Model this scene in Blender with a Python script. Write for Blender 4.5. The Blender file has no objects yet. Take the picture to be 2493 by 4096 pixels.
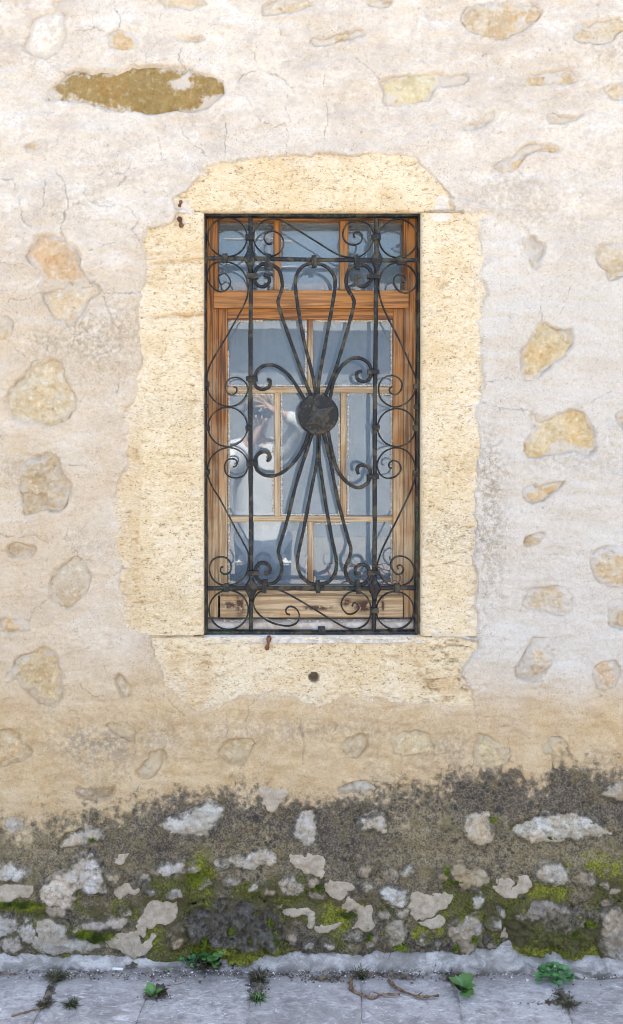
import bpy, bmesh, math, random
import numpy as np
from mathutils import Vector, Matrix

R = math.radians
random.seed(7)
scene = bpy.context.scene
COL = scene.collection

# ------------------------------------------------------------------ scale, camera, world, sun, exposure
S = 0.00078                 # metres per photo pixel on the wall face (Y = 0)
GX, GY = 1246.5, 3850.0     # photo pixel of world X = 0, Z = 0 on the wall face
D = 3.0                     # camera distance from the wall
CPX, CPY = 1055.0, 1655.0   # foot of the perpendicular from the camera
CX, CZ = (CPX - GX) * S, (GY - CPY) * S

cam_data = bpy.data.cameras.new('camera_view')
cam = bpy.data.objects.new('camera_view', cam_data)
COL.objects.link(cam)
cam.location = (CX, -D, CZ)
cam.rotation_euler = (R(90), 0, 0)
FW = 2493 * S
cam_data.sensor_fit = 'HORIZONTAL'
cam_data.sensor_width = 36
cam_data.lens = 36 * D / FW
cam_data.shift_x = (0 - CX) / FW
cam_data.shift_y = ((GY - 2048) * S - CZ) / FW
cam_data.clip_start = 0.02
cam_data.clip_end = 2000
scene.camera = cam

SUN_EL, SUN_AZ = 57.0, 14.0      # the sun stands high behind the wall, a little to the right
world = bpy.data.worlds.new('World')
scene.world = world
world.use_nodes = True
wn = world.node_tree.nodes
wl = world.node_tree.links
for n in list(wn):
    wn.remove(n)
sky = wn.new('ShaderNodeTexSky')
sky.sky_type = 'NISHITA'
sky.sun_disc = False
sky.sun_elevation = R(SUN_EL)
sky.sun_rotation = R(SUN_AZ)
sky.air_density = 1.0
sky.dust_density = 5.0
sky.ozone_density = 1.0
bg = wn.new('ShaderNodeBackground')
bg.inputs['Strength'].default_value = 0.13
wo = wn.new('ShaderNodeOutputWorld')
wl.new(sky.outputs[0], bg.inputs[0])
wl.new(bg.outputs[0], wo.inputs[0])

sun_data = bpy.data.lights.new('sun', 'SUN')
sun_data.energy = 5.0
sun_data.angle = R(0.5)
sun_data.color = (1.0, 0.95, 0.86)
sun = bpy.data.objects.new('sun', sun_data)
COL.objects.link(sun)
sd = Vector((math.sin(R(SUN_AZ)) * math.cos(R(SUN_EL)), math.cos(R(SUN_AZ)) * math.cos(R(SUN_EL)), math.sin(R(SUN_EL))))
sun.rotation_euler = sd.to_track_quat('Z', 'Y').to_euler()
sun.location = (0, 3, 8)

scene.view_settings.view_transform = 'Standard'
scene.view_settings.look = 'None'
scene.view_settings.exposure = 2.60
scene.view_settings.gamma = 1.0
scene.view_settings.use_curve_mapping = False
scene.render.engine = 'CYCLES'
scene.cycles.use_denoising = True
scene.cycles.filter_width = 1.0
scene.cycles.max_bounces = 8
scene.cycles.diffuse_bounces = 4
scene.cycles.glossy_bounces = 4
scene.cycles.transparent_max_bounces = 12
scene.cycles.caustics_reflective = False
scene.cycles.caustics_refractive = False

# ------------------------------------------------------------------ pixel helpers
def src(frame, pts):
    x0, y0, k = frame
    return [(x0 + x * k, y0 + y * k) for x, y in pts]
FA = (0, 0, .83333); FB = (1243, 0, .83333)
FC = (0, 850, .56667); FD = (1643, 850, .56667)
FE = (0, 1950, .56667); FF = (1643, 1950, .56667)
FG = (500, 2400, .96667)
FH = (0, 3000, .83333); FI = (1243, 3000, .83333)
FJ = (0, 3700, .83333); FK = (1243, 3700, .83333)
W1 = (780, 820, .63333); W2 = (780, 1650, .63333)

def at(px, py, Y=0.0):
    """point at depth Y that the photo shows at pixel (px, py)"""
    k = (D + Y) / D
    return Vector((CX + (px - CPX) * S * k, Y, CZ - (py - CPY) * S * k))

def ground_at(px, py, z=0.0):
    t = (CZ - z) / ((py - CPY) * S)
    return Vector((CX + (px - CPX) * S * t, -D + D * t, z))

def XZ(px, py):
    return ((px - GX) * S, (GY - py) * S)

# ------------------------------------------------------------------ numpy noise
def _hash(ix, iy, seed):
    h = (ix.astype(np.int64) * 374761393 + iy.astype(np.int64) * 668265263 + seed * 1442695041) & 0xffffffff
    h = ((h ^ (h >> 13)) * 1274126177) & 0xffffffff
    h = (h ^ (h >> 16)) & 0xffffffff
    return h.astype(np.float64) / 2147483647.5 - 1.0

def vnoise(x, y, seed=0):
    ix = np.floor(x); iy = np.floor(y)
    fx = x - ix; fy = y - iy
    ix = ix.astype(np.int64); iy = iy.astype(np.int64)
    ux = fx * fx * fx * (fx * (fx * 6 - 15) + 10)
    uy = fy * fy * fy * (fy * (fy * 6 - 15) + 10)
    a = _hash(ix, iy, seed); b = _hash(ix + 1, iy, seed)
    c = _hash(ix, iy + 1, seed); d = _hash(ix + 1, iy + 1, seed)
    return (a * (1 - ux) + b * ux) * (1 - uy) + (c * (1 - ux) + d * ux) * uy

def fbm(x, y, size, octs=4, seed=0, gain=.5):
    """size = metres of the largest feature; returns about -1..1"""
    t = 0; amp = 1; tot = 0; f = 1.0 / size
    for o in range(octs):
        t = t + amp * vnoise(x * f + 17.3 * o + seed, y * f - 9.1 * o + seed * 3.7, seed + o * 13)
        tot += amp; amp *= gain; f *= 2.03
    return t / tot * 1.5

def sstep(a, b, x):
    t = np.clip((x - a) / (b - a), 0, 1)
    return t * t * (3 - 2 * t)

def catmull(pts, n=6, closed=False):
    P = [Vector(p) for p in pts]
    out = []
    m = len(P)
    rng = range(m) if closed else range(m - 1)
    for i in rng:
        if closed:
            p0, p1, p2, p3 = P[i - 1], P[i], P[(i + 1) % m], P[(i + 2) % m]
        else:
            p1, p2 = P[i], P[i + 1]
            p0 = P[i - 1] if i else p1 * 2 - p2
            p3 = P[i + 2] if i + 2 < m else p2 * 2 - p1
        for k in range(n):
            t = k / n
            out.append(.5 * ((2 * p1) + (p2 - p0) * t + (2 * p0 - 5 * p1 + 4 * p2 - p3) * t * t + (3 * p1 - p0 - 3 * p2 + p3) * t ** 3))
    if not closed:
        out.append(P[-1])
    return out

def sdist(poly, X, Z):
    """signed distance to a polygon, negative inside"""
    P = np.array(poly)
    Q = np.roll(P, -1, axis=0)
    best = np.full(X.shape, 1e9)
    ins = np.zeros(X.shape, bool)
    for (ax, az), (bx, bz) in zip(P, Q):
        ex, ez = bx - ax, bz - az
        L = ex * ex + ez * ez + 1e-12
        t = np.clip(((X - ax) * ex + (Z - az) * ez) / L, 0, 1)
        dx = X - ax - t * ex; dz = Z - az - t * ez
        best = np.minimum(best, dx * dx + dz * dz)
        c = ((az > Z) != (bz > Z)) & (X < ex * (Z - az) / (ez if ez else 1e-12) + ax)
        ins ^= c
    d = np.sqrt(best)
    return np.where(ins, -d, d)

# ------------------------------------------------------------------ node helper
class NT:
    def __init__(self, name, base=None, rough=.8):
        self.m = bpy.data.materials.new(name)
        self.m.use_nodes = True
        self.t = self.m.node_tree
        self.b = self.t.nodes['Principled BSDF']
        self.out = self.t.nodes['Material Output']
        self.b.inputs['Roughness'].default_value = rough
        if base is not None:
            self.b.inputs['Base Color'].default_value = (*base, 1)
        self._tc = None
    def n(self, kind, **kw):
        nd = self.t.nodes.new(kind)
        for k, v in kw.items():
            setattr(nd, k, v)
        return nd
    def l(self, a, b):
        self.t.links.new(a, b)
    def tc(self, which='Object'):
        if self._tc is None:
            self._tc = self.n('ShaderNodeTexCoord')
            oi = self.n('ShaderNodeObjectInfo'); ad = self.n('ShaderNodeVectorMath', operation='ADD')
            self.l(self._tc.outputs['Object'], ad.inputs[0]); self.l(oi.outputs['Location'], ad.inputs[1])
            self._obj = ad.outputs[0]
        return self._obj if which == 'Object' else self._tc.outputs[which]
    def mapped(self, scale, which='Object'):
        mp = self.n('ShaderNodeMapping')
        mp.inputs['Scale'].default_value = scale
        self.l(self.tc(which), mp.inputs[0])
        return mp.outputs[0]
    def noise(self, scale, detail=4, rough=.55, vec=None, dist=0):
        nd = self.n('ShaderNodeTexNoise')
        nd.inputs['Scale'].default_value = scale
        nd.inputs['Detail'].default_value = detail
        nd.inputs['Roughness'].default_value = rough
        nd.inputs['Distortion'].default_value = dist
        self.l(vec if vec is not None else self.tc(), nd.inputs['Vector'])
        return nd.outputs['Fac']
    def voronoi(self, scale, vec=None, feature='F1', rnd=1):
        nd = self.n('ShaderNodeTexVoronoi', feature=feature)
        nd.inputs['Scale'].default_value = scale
        nd.inputs['Randomness'].default_value = rnd
        self.l(vec if vec is not None else self.tc(), nd.inputs['Vector'])
        return nd.outputs['Distance']
    def attr(self, name, col=False):
        nd = self.n('ShaderNodeAttribute', attribute_name=name)
        return nd.outputs['Color' if col else 'Fac']
    def rng(self, v, a, b, c=0, d=1, smooth=True):
        nd = self.n('ShaderNodeMapRange')
        if smooth:
            nd.interpolation_type = 'SMOOTHSTEP'
        for i, x in enumerate((a, b, c, d)):
            nd.inputs[1 + i].default_value = x
        self.l(v, nd.inputs[0])
        return nd.outputs[0]
    def math(self, op, a, b=None):
        nd = self.n('ShaderNodeMath', operation=op)
        for i, v in enumerate((a, b)):
            if v is None:
                continue
            if isinstance(v, (int, float)):
                nd.inputs[i].default_value = v
            else:
                self.l(v, nd.inputs[i])
        return nd.outputs[0]
    def mix(self, f, a, b, mode='MIX'):
        nd = self.n('ShaderNodeMix', data_type='RGBA', blend_type=mode)
        for key, v in ((0, f), (6, a), (7, b)):
            if isinstance(v, (int, float)):
                nd.inputs[key].default_value = v
            elif isinstance(v, tuple):
                nd.inputs[key].default_value = (*v, 1)
            else:
                self.l(v, nd.inputs[key])
        return nd.outputs[2]
    def color(self, c):
        self.l(c, self.b.inputs['Base Color'])
    def bump(self, h, strength=.3, dist=.002, prev=None):
        nd = self.n('ShaderNodeBump')
        nd.inputs['Strength'].default_value = strength
        nd.inputs['Distance'].default_value = dist
        self.l(h, nd.inputs['Height'])
        if prev is not None:
            self.l(prev, nd.inputs['Normal'])
        self.l(nd.outputs[0], self.b.inputs['Normal'])
        return nd.outputs[0]

# ------------------------------------------------------------------ materials
def lower_wall_growth(t, c):
    """grime, moss and pale patches of the lower wall, from mesh attributes broken up by noise"""
    nf = t.noise(170, 4, .7)
    nm = t.noise(45, 5, .65)
    g = t.attr('grime'); ms = t.attr('moss'); pt = t.attr('patch')
    nl = t.noise(13, 5, .6); dk = t.attr('soot'); lu = t.attr('lush')
    lightc = t.mix(t.rng(nf, .38, .6), (.085, .066, .034), (.28, .225, .13))
    darkc = t.mix(t.rng(nf, .42, .62), (.026, .022, .018), (.165, .135, .095))
    dsel = t.rng(t.math('ADD', dk, t.math('MULTIPLY', t.math('SUBTRACT', nm, .5), 2.6)), .1, .9)
    gc = t.mix(dsel, lightc, darkc)
    gc = t.mix(t.math('MULTIPLY', t.rng(nl, .5, .66), .55), gc, (.14, .112, .04))
    gf = t.rng(t.math('ADD', g, t.math('MULTIPLY', t.math('SUBTRACT', t.math('ADD', nm, t.math('MULTIPLY', t.math('SUBTRACT', nf, .5), .6)), .5), 1.9)), .15, .80)
    c = t.mix(t.math('MULTIPLY', gf, .93), c, gc)
    vs = t.voronoi(58, t.mapped((1, .01, 1)))
    spots = t.math('MULTIPLY', t.rng(vs, .44, .26), t.math('MULTIPLY', t.rng(t.noise(19, 4), .42, .54), t.rng(t.noise(5, 4, .6), .42, .60, .1, 1)))
    vs2 = t.rng(t.voronoi(26, t.mapped((1, .01, 1))), .40, .22)
    spots = t.math('MAXIMUM', spots, t.math('MULTIPLY', t.math('MULTIPLY', vs2, t.rng(nm, .42, .58)), t.rng(t.noise(8, 3), .50, .60)))
    c = t.mix(t.math('MULTIPLY', t.math('MULTIPLY', spots, g), .85), c, (.032, .027, .022))
    mc = t.mix(t.rng(nf, .35, .65), (.036, .038, .006), (.165, .160, .015))
    mc = t.mix(t.rng(nl, .42, .62), mc, (.085, .068, .022))
    mf = t.rng(t.math('ADD', ms, t.math('MULTIPLY', t.math('SUBTRACT', nm, .5), 1.3)), .3, .72)
    c = t.mix(t.math('MULTIPLY', mf, .92), c, mc)
    lc = t.mix(t.rng(nf, .36, .62), (.085, .092, .006), (.31, .30, .022))
    lf = t.rng(t.math('ADD', lu, t.math('MULTIPLY', t.math('SUBTRACT', nm, .5), 1.5)), .3, .75)
    c = t.mix(t.math('MULTIPLY', lf, .9), c, lc)
    pc = t.mix(t.rng(nm, .35, .7), (.40, .32, .225), (.54, .45, .335))
    pc = t.mix(t.math('MULTIPLY', t.rng(nf, .55, .68), .5), pc, (.19, .15, .10))
    pf = t.rng(t.math('ADD', pt, t.math('MULTIPLY', t.math('SUBTRACT', nm, .5), .9)), .38, .62)
    c = t.mix(pf, c, pc)
    return c, nf, nm

def mat_plaster():
    t = NT('plaster', rough=.92)
    n1 = t.noise(2.6, 6, .6); n2 = t.noise(12, 7, .68, vec=t.mapped((1, 1, 1.5)))
    n4 = t.noise(330, 3, .6); n5 = t.noise(70, 5, .7)
    n0 = t.noise(5.5, 6, .66, vec=t.mapped((1, 1, 1.7)), dist=.4); n3 = t.noise(34, 6, .68, vec=t.mapped((1, 1, 1.6)))
    c = t.mix(t.rng(n1, .38, .62), (.635, .55, .445), (.71, .635, .53))
    c = t.mix(t.math('MULTIPLY', t.rng(n0, .50, .66), .6), c, (.53, .445, .36))
    c = t.mix(t.math('MULTIPLY', t.rng(n0, .47, .36), .7), c, (.77, .71, .625))
    c = t.mix(t.math('MULTIPLY', t.rng(n2, .5, .70), .6), c, (.50, .43, .355))
    c = t.mix(t.math('MULTIPLY', t.rng(n2, .46, .30), .6), c, (.80, .745, .66))
    c = t.mix(t.math('MULTIPLY', t.rng(n3, .52, .66), .26), c, (.44, .375, .30))
    c = t.mix(t.math('MULTIPLY', t.rng(n3, .46, .34), .32), c, (.82, .765, .68))
    cool = t.attr('cool')
    c = t.mix(t.math('MULTIPLY', cool, t.rng(n1, .2, .7, .4, .85)), c, (.62, .565, .485))
    warm = t.attr('warm')
    wc = t.mix(t.rng(n2, .35, .65), (.53, .355, .165), (.645, .475, .26))
    c = t.mix(t.math('MULTIPLY', warm, t.rng(n5, .2, .8, .85, 1)), c, wc)
    c = t.mix(t.math('MULTIPLY', t.attr('dirt_shade'), t.rng(n5, .38, .6)), c, (.34, .28, .20))
    c = t.mix(t.math('MULTIPLY', t.rng(n5, .35, .7), .35), c, t.mix(1.0, c, (.78, .74, .70), 'MULTIPLY'))
    n6 = t.noise(165, 5, .75)
    c = t.mix(t.math('MULTIPLY', t.rng(n6, .54, .66), .38), c, t.mix(1.0, c, (.66, .61, .56), 'MULTIPLY'))
    c = t.mix(t.math('MULTIPLY', t.rng(n6, .46, .36), .4), c, t.mix(1.0, c, (1.17, 1.17, 1.17), 'MULTIPLY'))
    sp = t.rng(n4, .57, .66)
    sp = t.math('MULTIPLY', sp, t.rng(t.noise(7, 3), .38, .62, .25, 1))
    c = t.mix(t.math('MULTIPLY', sp, .75), c, (.24, .185, .13))
    pits = t.rng(t.voronoi(110), .16, .08)
    c = t.mix(t.math('MULTIPLY', pits, .6), c, (.16, .13, .10))
    c, nf, nm = lower_wall_growth(t, c)
    c = t.mix(t.attr('crack'), c, (.14, .11, .085))
    t.color(c)
    b = t.bump(n5, .7, .008)
    b = t.bump(n6, .7, .0035, b)
    t.bump(t.math('ADD', n4, t.math('MULTIPLY', pits, -1.0)), .4, .0012, b)
    return t.m

def mat_stone():
    t = NT('rubble_stone', rough=.88)
    oi = t.n('ShaderNodeObjectInfo')
    base = oi.outputs['Color']
    n1 = t.noise(16, 6, .65); n2 = t.noise(60, 6, .7); n3 = t.noise(240, 3, .6); n0 = t.noise(7, 4, .6)
    c = t.mix(t.rng(n1, .40, .62), t.mix(1.0, base, (.84, .77, .66), 'MULTIPLY'), base)
    c = t.mix(t.math('MULTIPLY', t.rng(n0, .5, .62), .55), c, t.mix(1.0, base, (1.02, .84, .60), 'MULTIPLY'))
    c = t.mix(t.math('MULTIPLY', t.rng(n0, .46, .36), .5), c, t.mix(1.0, base, (.80, .80, .78), 'MULTIPLY'))
    c = t.mix(t.math('MULTIPLY', t.rng(n2, .52, .66), .75), c, t.mix(.5, t.mix(1.0, base, (1.25, 1.25, 1.25), 'MULTIPLY'), t.mix(.4, base, (.84, .79, .69))))
    c = t.mix(t.math('MULTIPLY', t.rng(n2, .46, .34), .5), c, t.mix(1.0, base, (.66, .46, .24), 'MULTIPLY'))
    c = t.mix(t.math('MULTIPLY', t.rng(n3, .62, .72), .55), c, (.14, .11, .08))
    ff = t.rng(t.math('ADD', t.attr('film'), t.math('MULTIPLY', t.math('SUBTRACT', n2, .5), 1.2)), .35, .75)
    c = t.mix(t.math('MULTIPLY', ff, .9), c, t.mix(t.attr('warm'), (.66, .59, .50), (.58, .45, .28)))
    c, nf, nm = lower_wall_growth(t, c)
    t.color(c)
    b = t.bump(n2, .9, .010)
    t.bump(n3, .6, .002, b)
    return t.m

def mat_travertine():
    t = NT('dressed_limestone', rough=.9)
    st = t.mapped((1, 1, 2.0))
    n1 = t.noise(5, 5, .6); n2 = t.noise(42, 6, .72, vec=st); n3 = t.noise(150, 4, .65, vec=st)
    n4 = t.noise(95, 5, .75, vec=st)
    c = t.mix(t.rng(n1, .36, .64), (.64, .495, .29), (.70, .585, .40))
    c = t.mix(t.math('MULTIPLY', t.rng(n4, .51, .64), .7), c, (.76, .655, .475))
    c = t.mix(t.math('MULTIPLY', t.rng(n4, .47, .36), .55), c, (.55, .39, .20))
    c = t.mix(t.math('MULTIPLY', t.rng(n2, .54, .68), .5), c, (.76, .655, .48))
    c = t.mix(t.math('MULTIPLY', t.rng(n2, .47, .33), .6), c, (.52, .36, .18))
    c = t.mix(t.math('MULTIPLY', t.rng(t.noise(9, 4), .52, .66), .5), c, (.60, .45, .25))
    pit = t.math('MULTIPLY', t.rng(n3, .55, .64), t.rng(n2, .55, .42, .3, 1))
    c = t.mix(t.math('MULTIPLY', pit, .9), c, (.16, .095, .04))
    c = t.mix(t.math('MULTIPLY', t.attr('rust'), t.rng(n2, .35, .6)), c, (.42, .235, .09))
    c = t.mix(t.math('MULTIPLY', t.attr('dirt_shade'), t.rng(n3, .35, .6)), c, (.30, .235, .14))
    pf = t.rng(t.math('ADD', t.attr('pale'), t.math('MULTIPLY', t.math('SUBTRACT', n4, .5), 1.1)), .35, .7)
    c = t.mix(t.math('MULTIPLY', pf, .9), c, t.mix(t.rng(n2, .35, .65), (.60, .53, .44), (.72, .66, .58)))
    t.color(c)
    b = t.bump(n2, .6, .004)
    t.bump(t.math('ADD', n3, t.math('MULTIPLY', pit, -1.5)), .55, .002, b)
    return t.m

def mat_wood(name, axis):
    t = NT(name, rough=.55)
    k = {'z': (1, 1, .035), 'x': (.035, 1, 1)}[axis]
    v = t.mapped(k)
    geo = t.n('ShaderNodeNewGeometry')
    oi = t.n('ShaderNodeObjectInfo')
    off = t.n('ShaderNodeVectorMath', operation='ADD')
    t.l(v, off.inputs[0])
    sc = t.n('ShaderNodeVectorMath', operation='SCALE')
    cmb = t.n('ShaderNodeCombineXYZ')
    for i in range(3):
        t.l(oi.outputs['Random'], cmb.inputs[i])
    t.l(cmb.outputs[0], sc.inputs[0]); sc.inputs['Scale'].default_value = 3.0
    t.l(sc.outputs[0], off.inputs[1])
    vv = off.outputs[0]
    g1 = t.noise(165, 2, .5, vec=vv, dist=.25); g2 = t.noise(330, 3, .6, vec=vv); g3 = t.noise(14, 3, .5, vec=vv)
    c = t.mix(t.rng(g1, .40, .56), (.115, .034, .006), (.46, .18, .032))
    c = t.mix(t.math('MULTIPLY', t.rng(g3, .42, .62), .45), c, (.46, .21, .055))
    c = t.mix(t.math('MULTIPLY', t.rng(g3, .46, .3), .55), c, (.050, .013, .003))
    c = t.mix(t.math('MULTIPLY', t.rng(g2, .55, .7), .35), c, (.04, .012, .004))
    # weathering: the varnish has gone lower down and on the thin glazing bars
    bl = t.mix(t.rng(g1, .38, .55), (.37, .24, .125), (.60, .44, .26))
    bl = t.mix(t.math('MULTIPLY', t.rng(g2, .54, .66), .6), bl, (.22, .135, .07))
    bl = t.mix(t.math('MULTIPLY', t.rng(t.noise(16, 3), .55, .7), .5), bl, (.42, .22, .05))
    w = t.math('ADD', t.attr('worn'), t.math('MULTIPLY', t.math('SUBTRACT', t.noise(11, 4), .5), .8))
    c = t.mix(t.rng(w, .25, .8), c, bl)
    st = t.math('MULTIPLY', t.attr('burn'), t.rng(t.noise(60, 4), .3, .55))
    c = t.mix(st, c, (.075, .026, .012))
    t.color(c)
    t.bump(t.math('ADD', g1, t.math('MULTIPLY', g2, .5)), .35, .0015)
    return t.m

def mat_iron():
    t = NT('wrought_iron', rough=.5)
    n1 = t.noise(28, 5, .65); n2 = t.noise(130, 4, .6); n3 = t.noise(9, 3)
    c = t.mix(t.rng(n1, .42, .62), (.006, .0065, .0085), (.018, .0165, .015))
    c = t.mix(t.math('MULTIPLY', t.rng(n1, .50, .60), .8), c, (.080, .064, .040))
    c = t.mix(t.math('MULTIPLY', t.rng(n2, .62, .7), .6), c, (.14, .12, .085))
    c = t.mix(t.math('MULTIPLY', t.math('MULTIPLY', t.rng(n3, .54, .62), t.rng(n2, .52, .6)), .7), c, (.03, .07, .033))
    t.color(c)
    t.l(t.rng(n1, .4, .65, .42, .8), t.b.inputs['Roughness'])
    t.b.inputs['Specular IOR Level'].default_value = .3
    t.bump(n2, .35, .001)
    return t.m

def mat_glass():
    """old window glass: clear, a film of dust on it"""
    t = NT('window_glass')
    t.t.nodes.remove(t.b)
    fr = t.n('ShaderNodeFresnel'); fr.inputs['IOR'].default_value = 1.75
    n = t.noise(5, 2); nb = t.n('ShaderNodeBump')
    nb.inputs['Strength'].default_value = .022; nb.inputs['Distance'].default_value = .004
    t.l(n, nb.inputs['Height'])
    gl = t.n('ShaderNodeBsdfGlossy'); gl.inputs['Roughness'].default_value = .012
    t.l(nb.outputs[0], gl.inputs['Normal'])
    tr = t.n('ShaderNodeBsdfTransparent'); tr.inputs['Color'].default_value = (.82, .91, .97, 1)
    df = t.n('ShaderNodeBsdfDiffuse'); df.inputs['Color'].default_value = (.37, .44, .50, 1)
    mx = t.n('ShaderNodeMixShader')
    dust = t.math('ADD', t.rng(t.noise(9, 6, .7), .3, .75, .26, .36), t.math('MULTIPLY', t.attr('edge'), .14))
    t.l(dust, mx.inputs[0]); t.l(tr.outputs[0], mx.inputs[1]); t.l(df.outputs[0], mx.inputs[2])
    m2 = t.n('ShaderNodeMixShader')
    t.l(fr.outputs[0], m2.inputs[0]); t.l(mx.outputs[0], m2.inputs[1]); t.l(gl.outputs[0], m2.inputs[2])
    t.l(m2.outputs[0], t.out.inputs['Surface'])
    return t.m

def mat_pavement():
    t = NT('paving_stone', rough=.62)
    oi = t.n('ShaderNodeObjectInfo')
    v = t.mapped((1, 1.3, 1), 'Object')
    n1 = t.noise(4, 6, .65, vec=v); n2 = t.noise(30, 7, .78, vec=v, dist=.8); n3 = t.noise(150, 4, .7)
    ns = t.noise(13, 9, .82, vec=t.mapped((1, 2.6, 1)), dist=1.6)
    c = t.mix(t.rng(n1, .38, .62), (.32, .295, .275), (.50, .47, .44))
    c = t.mix(t.math('MULTIPLY', t.rng(n2, .5, .60), .6), c, (.62, .59, .55))
    c = t.mix(t.math('MULTIPLY', t.rng(n2, .47, .38), .6), c, (.185, .17, .155))
    c = t.mix(t.math('MULTIPLY', t.rng(ns, .545, .60), .8), c, (.78, .75, .71))
    c = t.mix(t.math('MULTIPLY', t.rng(ns, .45, .39), .45), c, (.19, .175, .165))
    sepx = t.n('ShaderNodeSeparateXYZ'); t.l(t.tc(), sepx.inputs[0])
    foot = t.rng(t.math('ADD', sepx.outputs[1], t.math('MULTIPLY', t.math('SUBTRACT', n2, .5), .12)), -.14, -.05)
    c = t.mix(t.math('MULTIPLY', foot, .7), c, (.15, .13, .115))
    c = t.mix(t.math('MULTIPLY', t.rng(n3, .58, .68), .55), c, (.14, .125, .115))
    c = t.mix(t.math('MULTIPLY', t.rng(oi.outputs['Random'], 0, 1, 0, .25, False), 1.0), c, (.24, .22, .205))
    t.color(c)
    b = t.bump(n2, .6, .006)
    t.bump(n3, .5, .0015, b)
    return t.m

def mat_simple(name, c1, c2, scale=40, rough=.8, bump=.2, lo=.38, hi=.62, bd=.002):
    t = NT(name, rough=rough)
    n = t.noise(scale, 5, .65)
    t.color(t.mix(t.rng(n, lo, hi), c1, c2))
    if bump:
        t.bump(n, bump, bd)
    return t.m

def mat_skirting():
    t = NT('lime_mortar', rough=.9)
    n1 = t.noise(18, 6, .7, vec=t.mapped((1, 1, 1.8)), dist=.6); n2 = t.noise(160, 4, .7)
    c = t.mix(t.rng(n1, .36, .6), (.25, .225, .195), (.52, .48, .43))
    c = t.mix(t.math('MULTIPLY', t.rng(n2, .56, .66), .6), c, (.15, .13, .105))
    c = t.mix(t.math('MULTIPLY', t.rng(t.noise(6, 5, .7), .46, .6), .6), c, (.21, .185, .155))
    c = t.mix(t.math('MULTIPLY', t.attr('foot'), t.rng(n1, .66, .42)), c, (.10, .085, .07))
    t.color(c)
    b = t.bump(n1, .5, .006)
    t.bump(n2, .4, .0015, b)
    return t.m

def mat_leaf(name, c1, c2):
    t = NT(name, rough=.5)
    oi = t.n('ShaderNodeObjectInfo')
    c = t.mix(t.rng(t.noise(60, 3), .35, .65), c1, c2)
    c = t.mix(t.rng(oi.outputs['Random'], 0, 1, 0, .3, False), c, (.05, .03, .02))
    t.color(c)
    return t.m

M = {}
M['plaster'] = mat_plaster()
M['stone'] = mat_stone()
M['travertine'] = mat_travertine()
M['wood_z'] = mat_wood('pine_upright', 'z')
M['wood_x'] = mat_wood('pine_level', 'x')
M['iron'] = mat_iron()
M['glass'] = mat_glass()
M['iron_lighter'] = mat_simple('lighter_iron', (.010, .009, .008), (.045, .038, .026), 70, .6, .4)  # lighter copy of the iron so the star's low relief shows
M['paving'] = mat_pavement()
M['skirting'] = mat_skirting()
M['putty'] = mat_simple('old_putty', (.55, .48, .36), (.82, .79, .73), 120, .9, .6)
M['sill_plaster'] = mat_simple('sill_plaster', (.46, .37, .28), (.68, .59, .48), 30, .9, .4)
M['rust'] = mat_simple('rusty_iron', (.055, .022, .012), (.20, .085, .04), 60, .85, .5)
M['curtain'] = mat_simple('curtain_cloth', (.40, .50, .58), (.48, .58, .66), 6, .95, 0)
M['core'] = mat_simple('wall_core', (.30, .26, .21), (.40, .35, .28), 8, .95, 0)
M['dark'] = mat_simple('room_dark', (.05, .05, .05), (.07, .07, .07), 8, .95, 0)
M['moss'] = mat_simple('moss', (.07, .10, .008), (.27, .32, .025), 30, .9, 0)
M['leaf'] = mat_leaf('weed_leaf', (.055, .15, .03), (.14, .30, .07))
M['leaf_bright'] = mat_leaf('clover_leaf', (.06, .19, .06), (.14, .34, .11))
M['leaf_dark'] = mat_leaf('dark_leaf', (.022, .02, .012), (.055, .055, .026))
M['grass'] = mat_leaf('grass_blade', (.03, .045, .012), (.085, .13, .03))
M['dry'] = mat_leaf('dry_blade', (.07, .05, .03), (.20, .15, .09))
M['twig'] = mat_simple('twig_bark', (.09, .05, .028), (.27, .17, .095), 90, .8, .5)
M['paper'] = mat_simple('cigarette_paper', (.70, .66, .58), (.78, .75, .69), 60, .8, 0)
M['soil'] = mat_simple('soil_crumbs', (.05, .04, .03), (.20, .16, .12), 50, .95, .4)
M['joint'] = mat_simple('joint_earth', (.22, .195, .17), (.48, .45, .415), 35, .95, .4)
M['asphalt'] = mat_simple('street_setts', (.22, .20, .17), (.29, .265, .23), 40, .9, .3)

# ------------------------------------------------------------------ object helpers
def tag(o, label=None, cat=None, group=None, kind=None):
    for k, v in (('label', label), ('category', cat), ('group', group), ('kind', kind)):
        if v:
            o[k] = v
    return o

def empty(name, loc=(0, 0, 0)):
    o = bpy.data.objects.new(name, None)
    o.empty_display_size = .1
    o.location = loc
    COL.objects.link(o)
    return o

def link(name, me, mat, parent=None, loc=None):
    o = bpy.data.objects.new(name, me)
    COL.objects.link(o)
    if mat is not None and not me.materials:
        me.materials.append(mat)
    if loc is not None:
        o.location = loc
    if parent is not None:
        o.parent = parent
        o.matrix_parent_inverse = Matrix.Translation(-wloc(parent))
    return o

def wloc(o):
    v = Vector(o.location)
    if o.parent is not None:
        v = v + wloc(o.parent) + o.matrix_parent_inverse.translation
    return v

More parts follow.
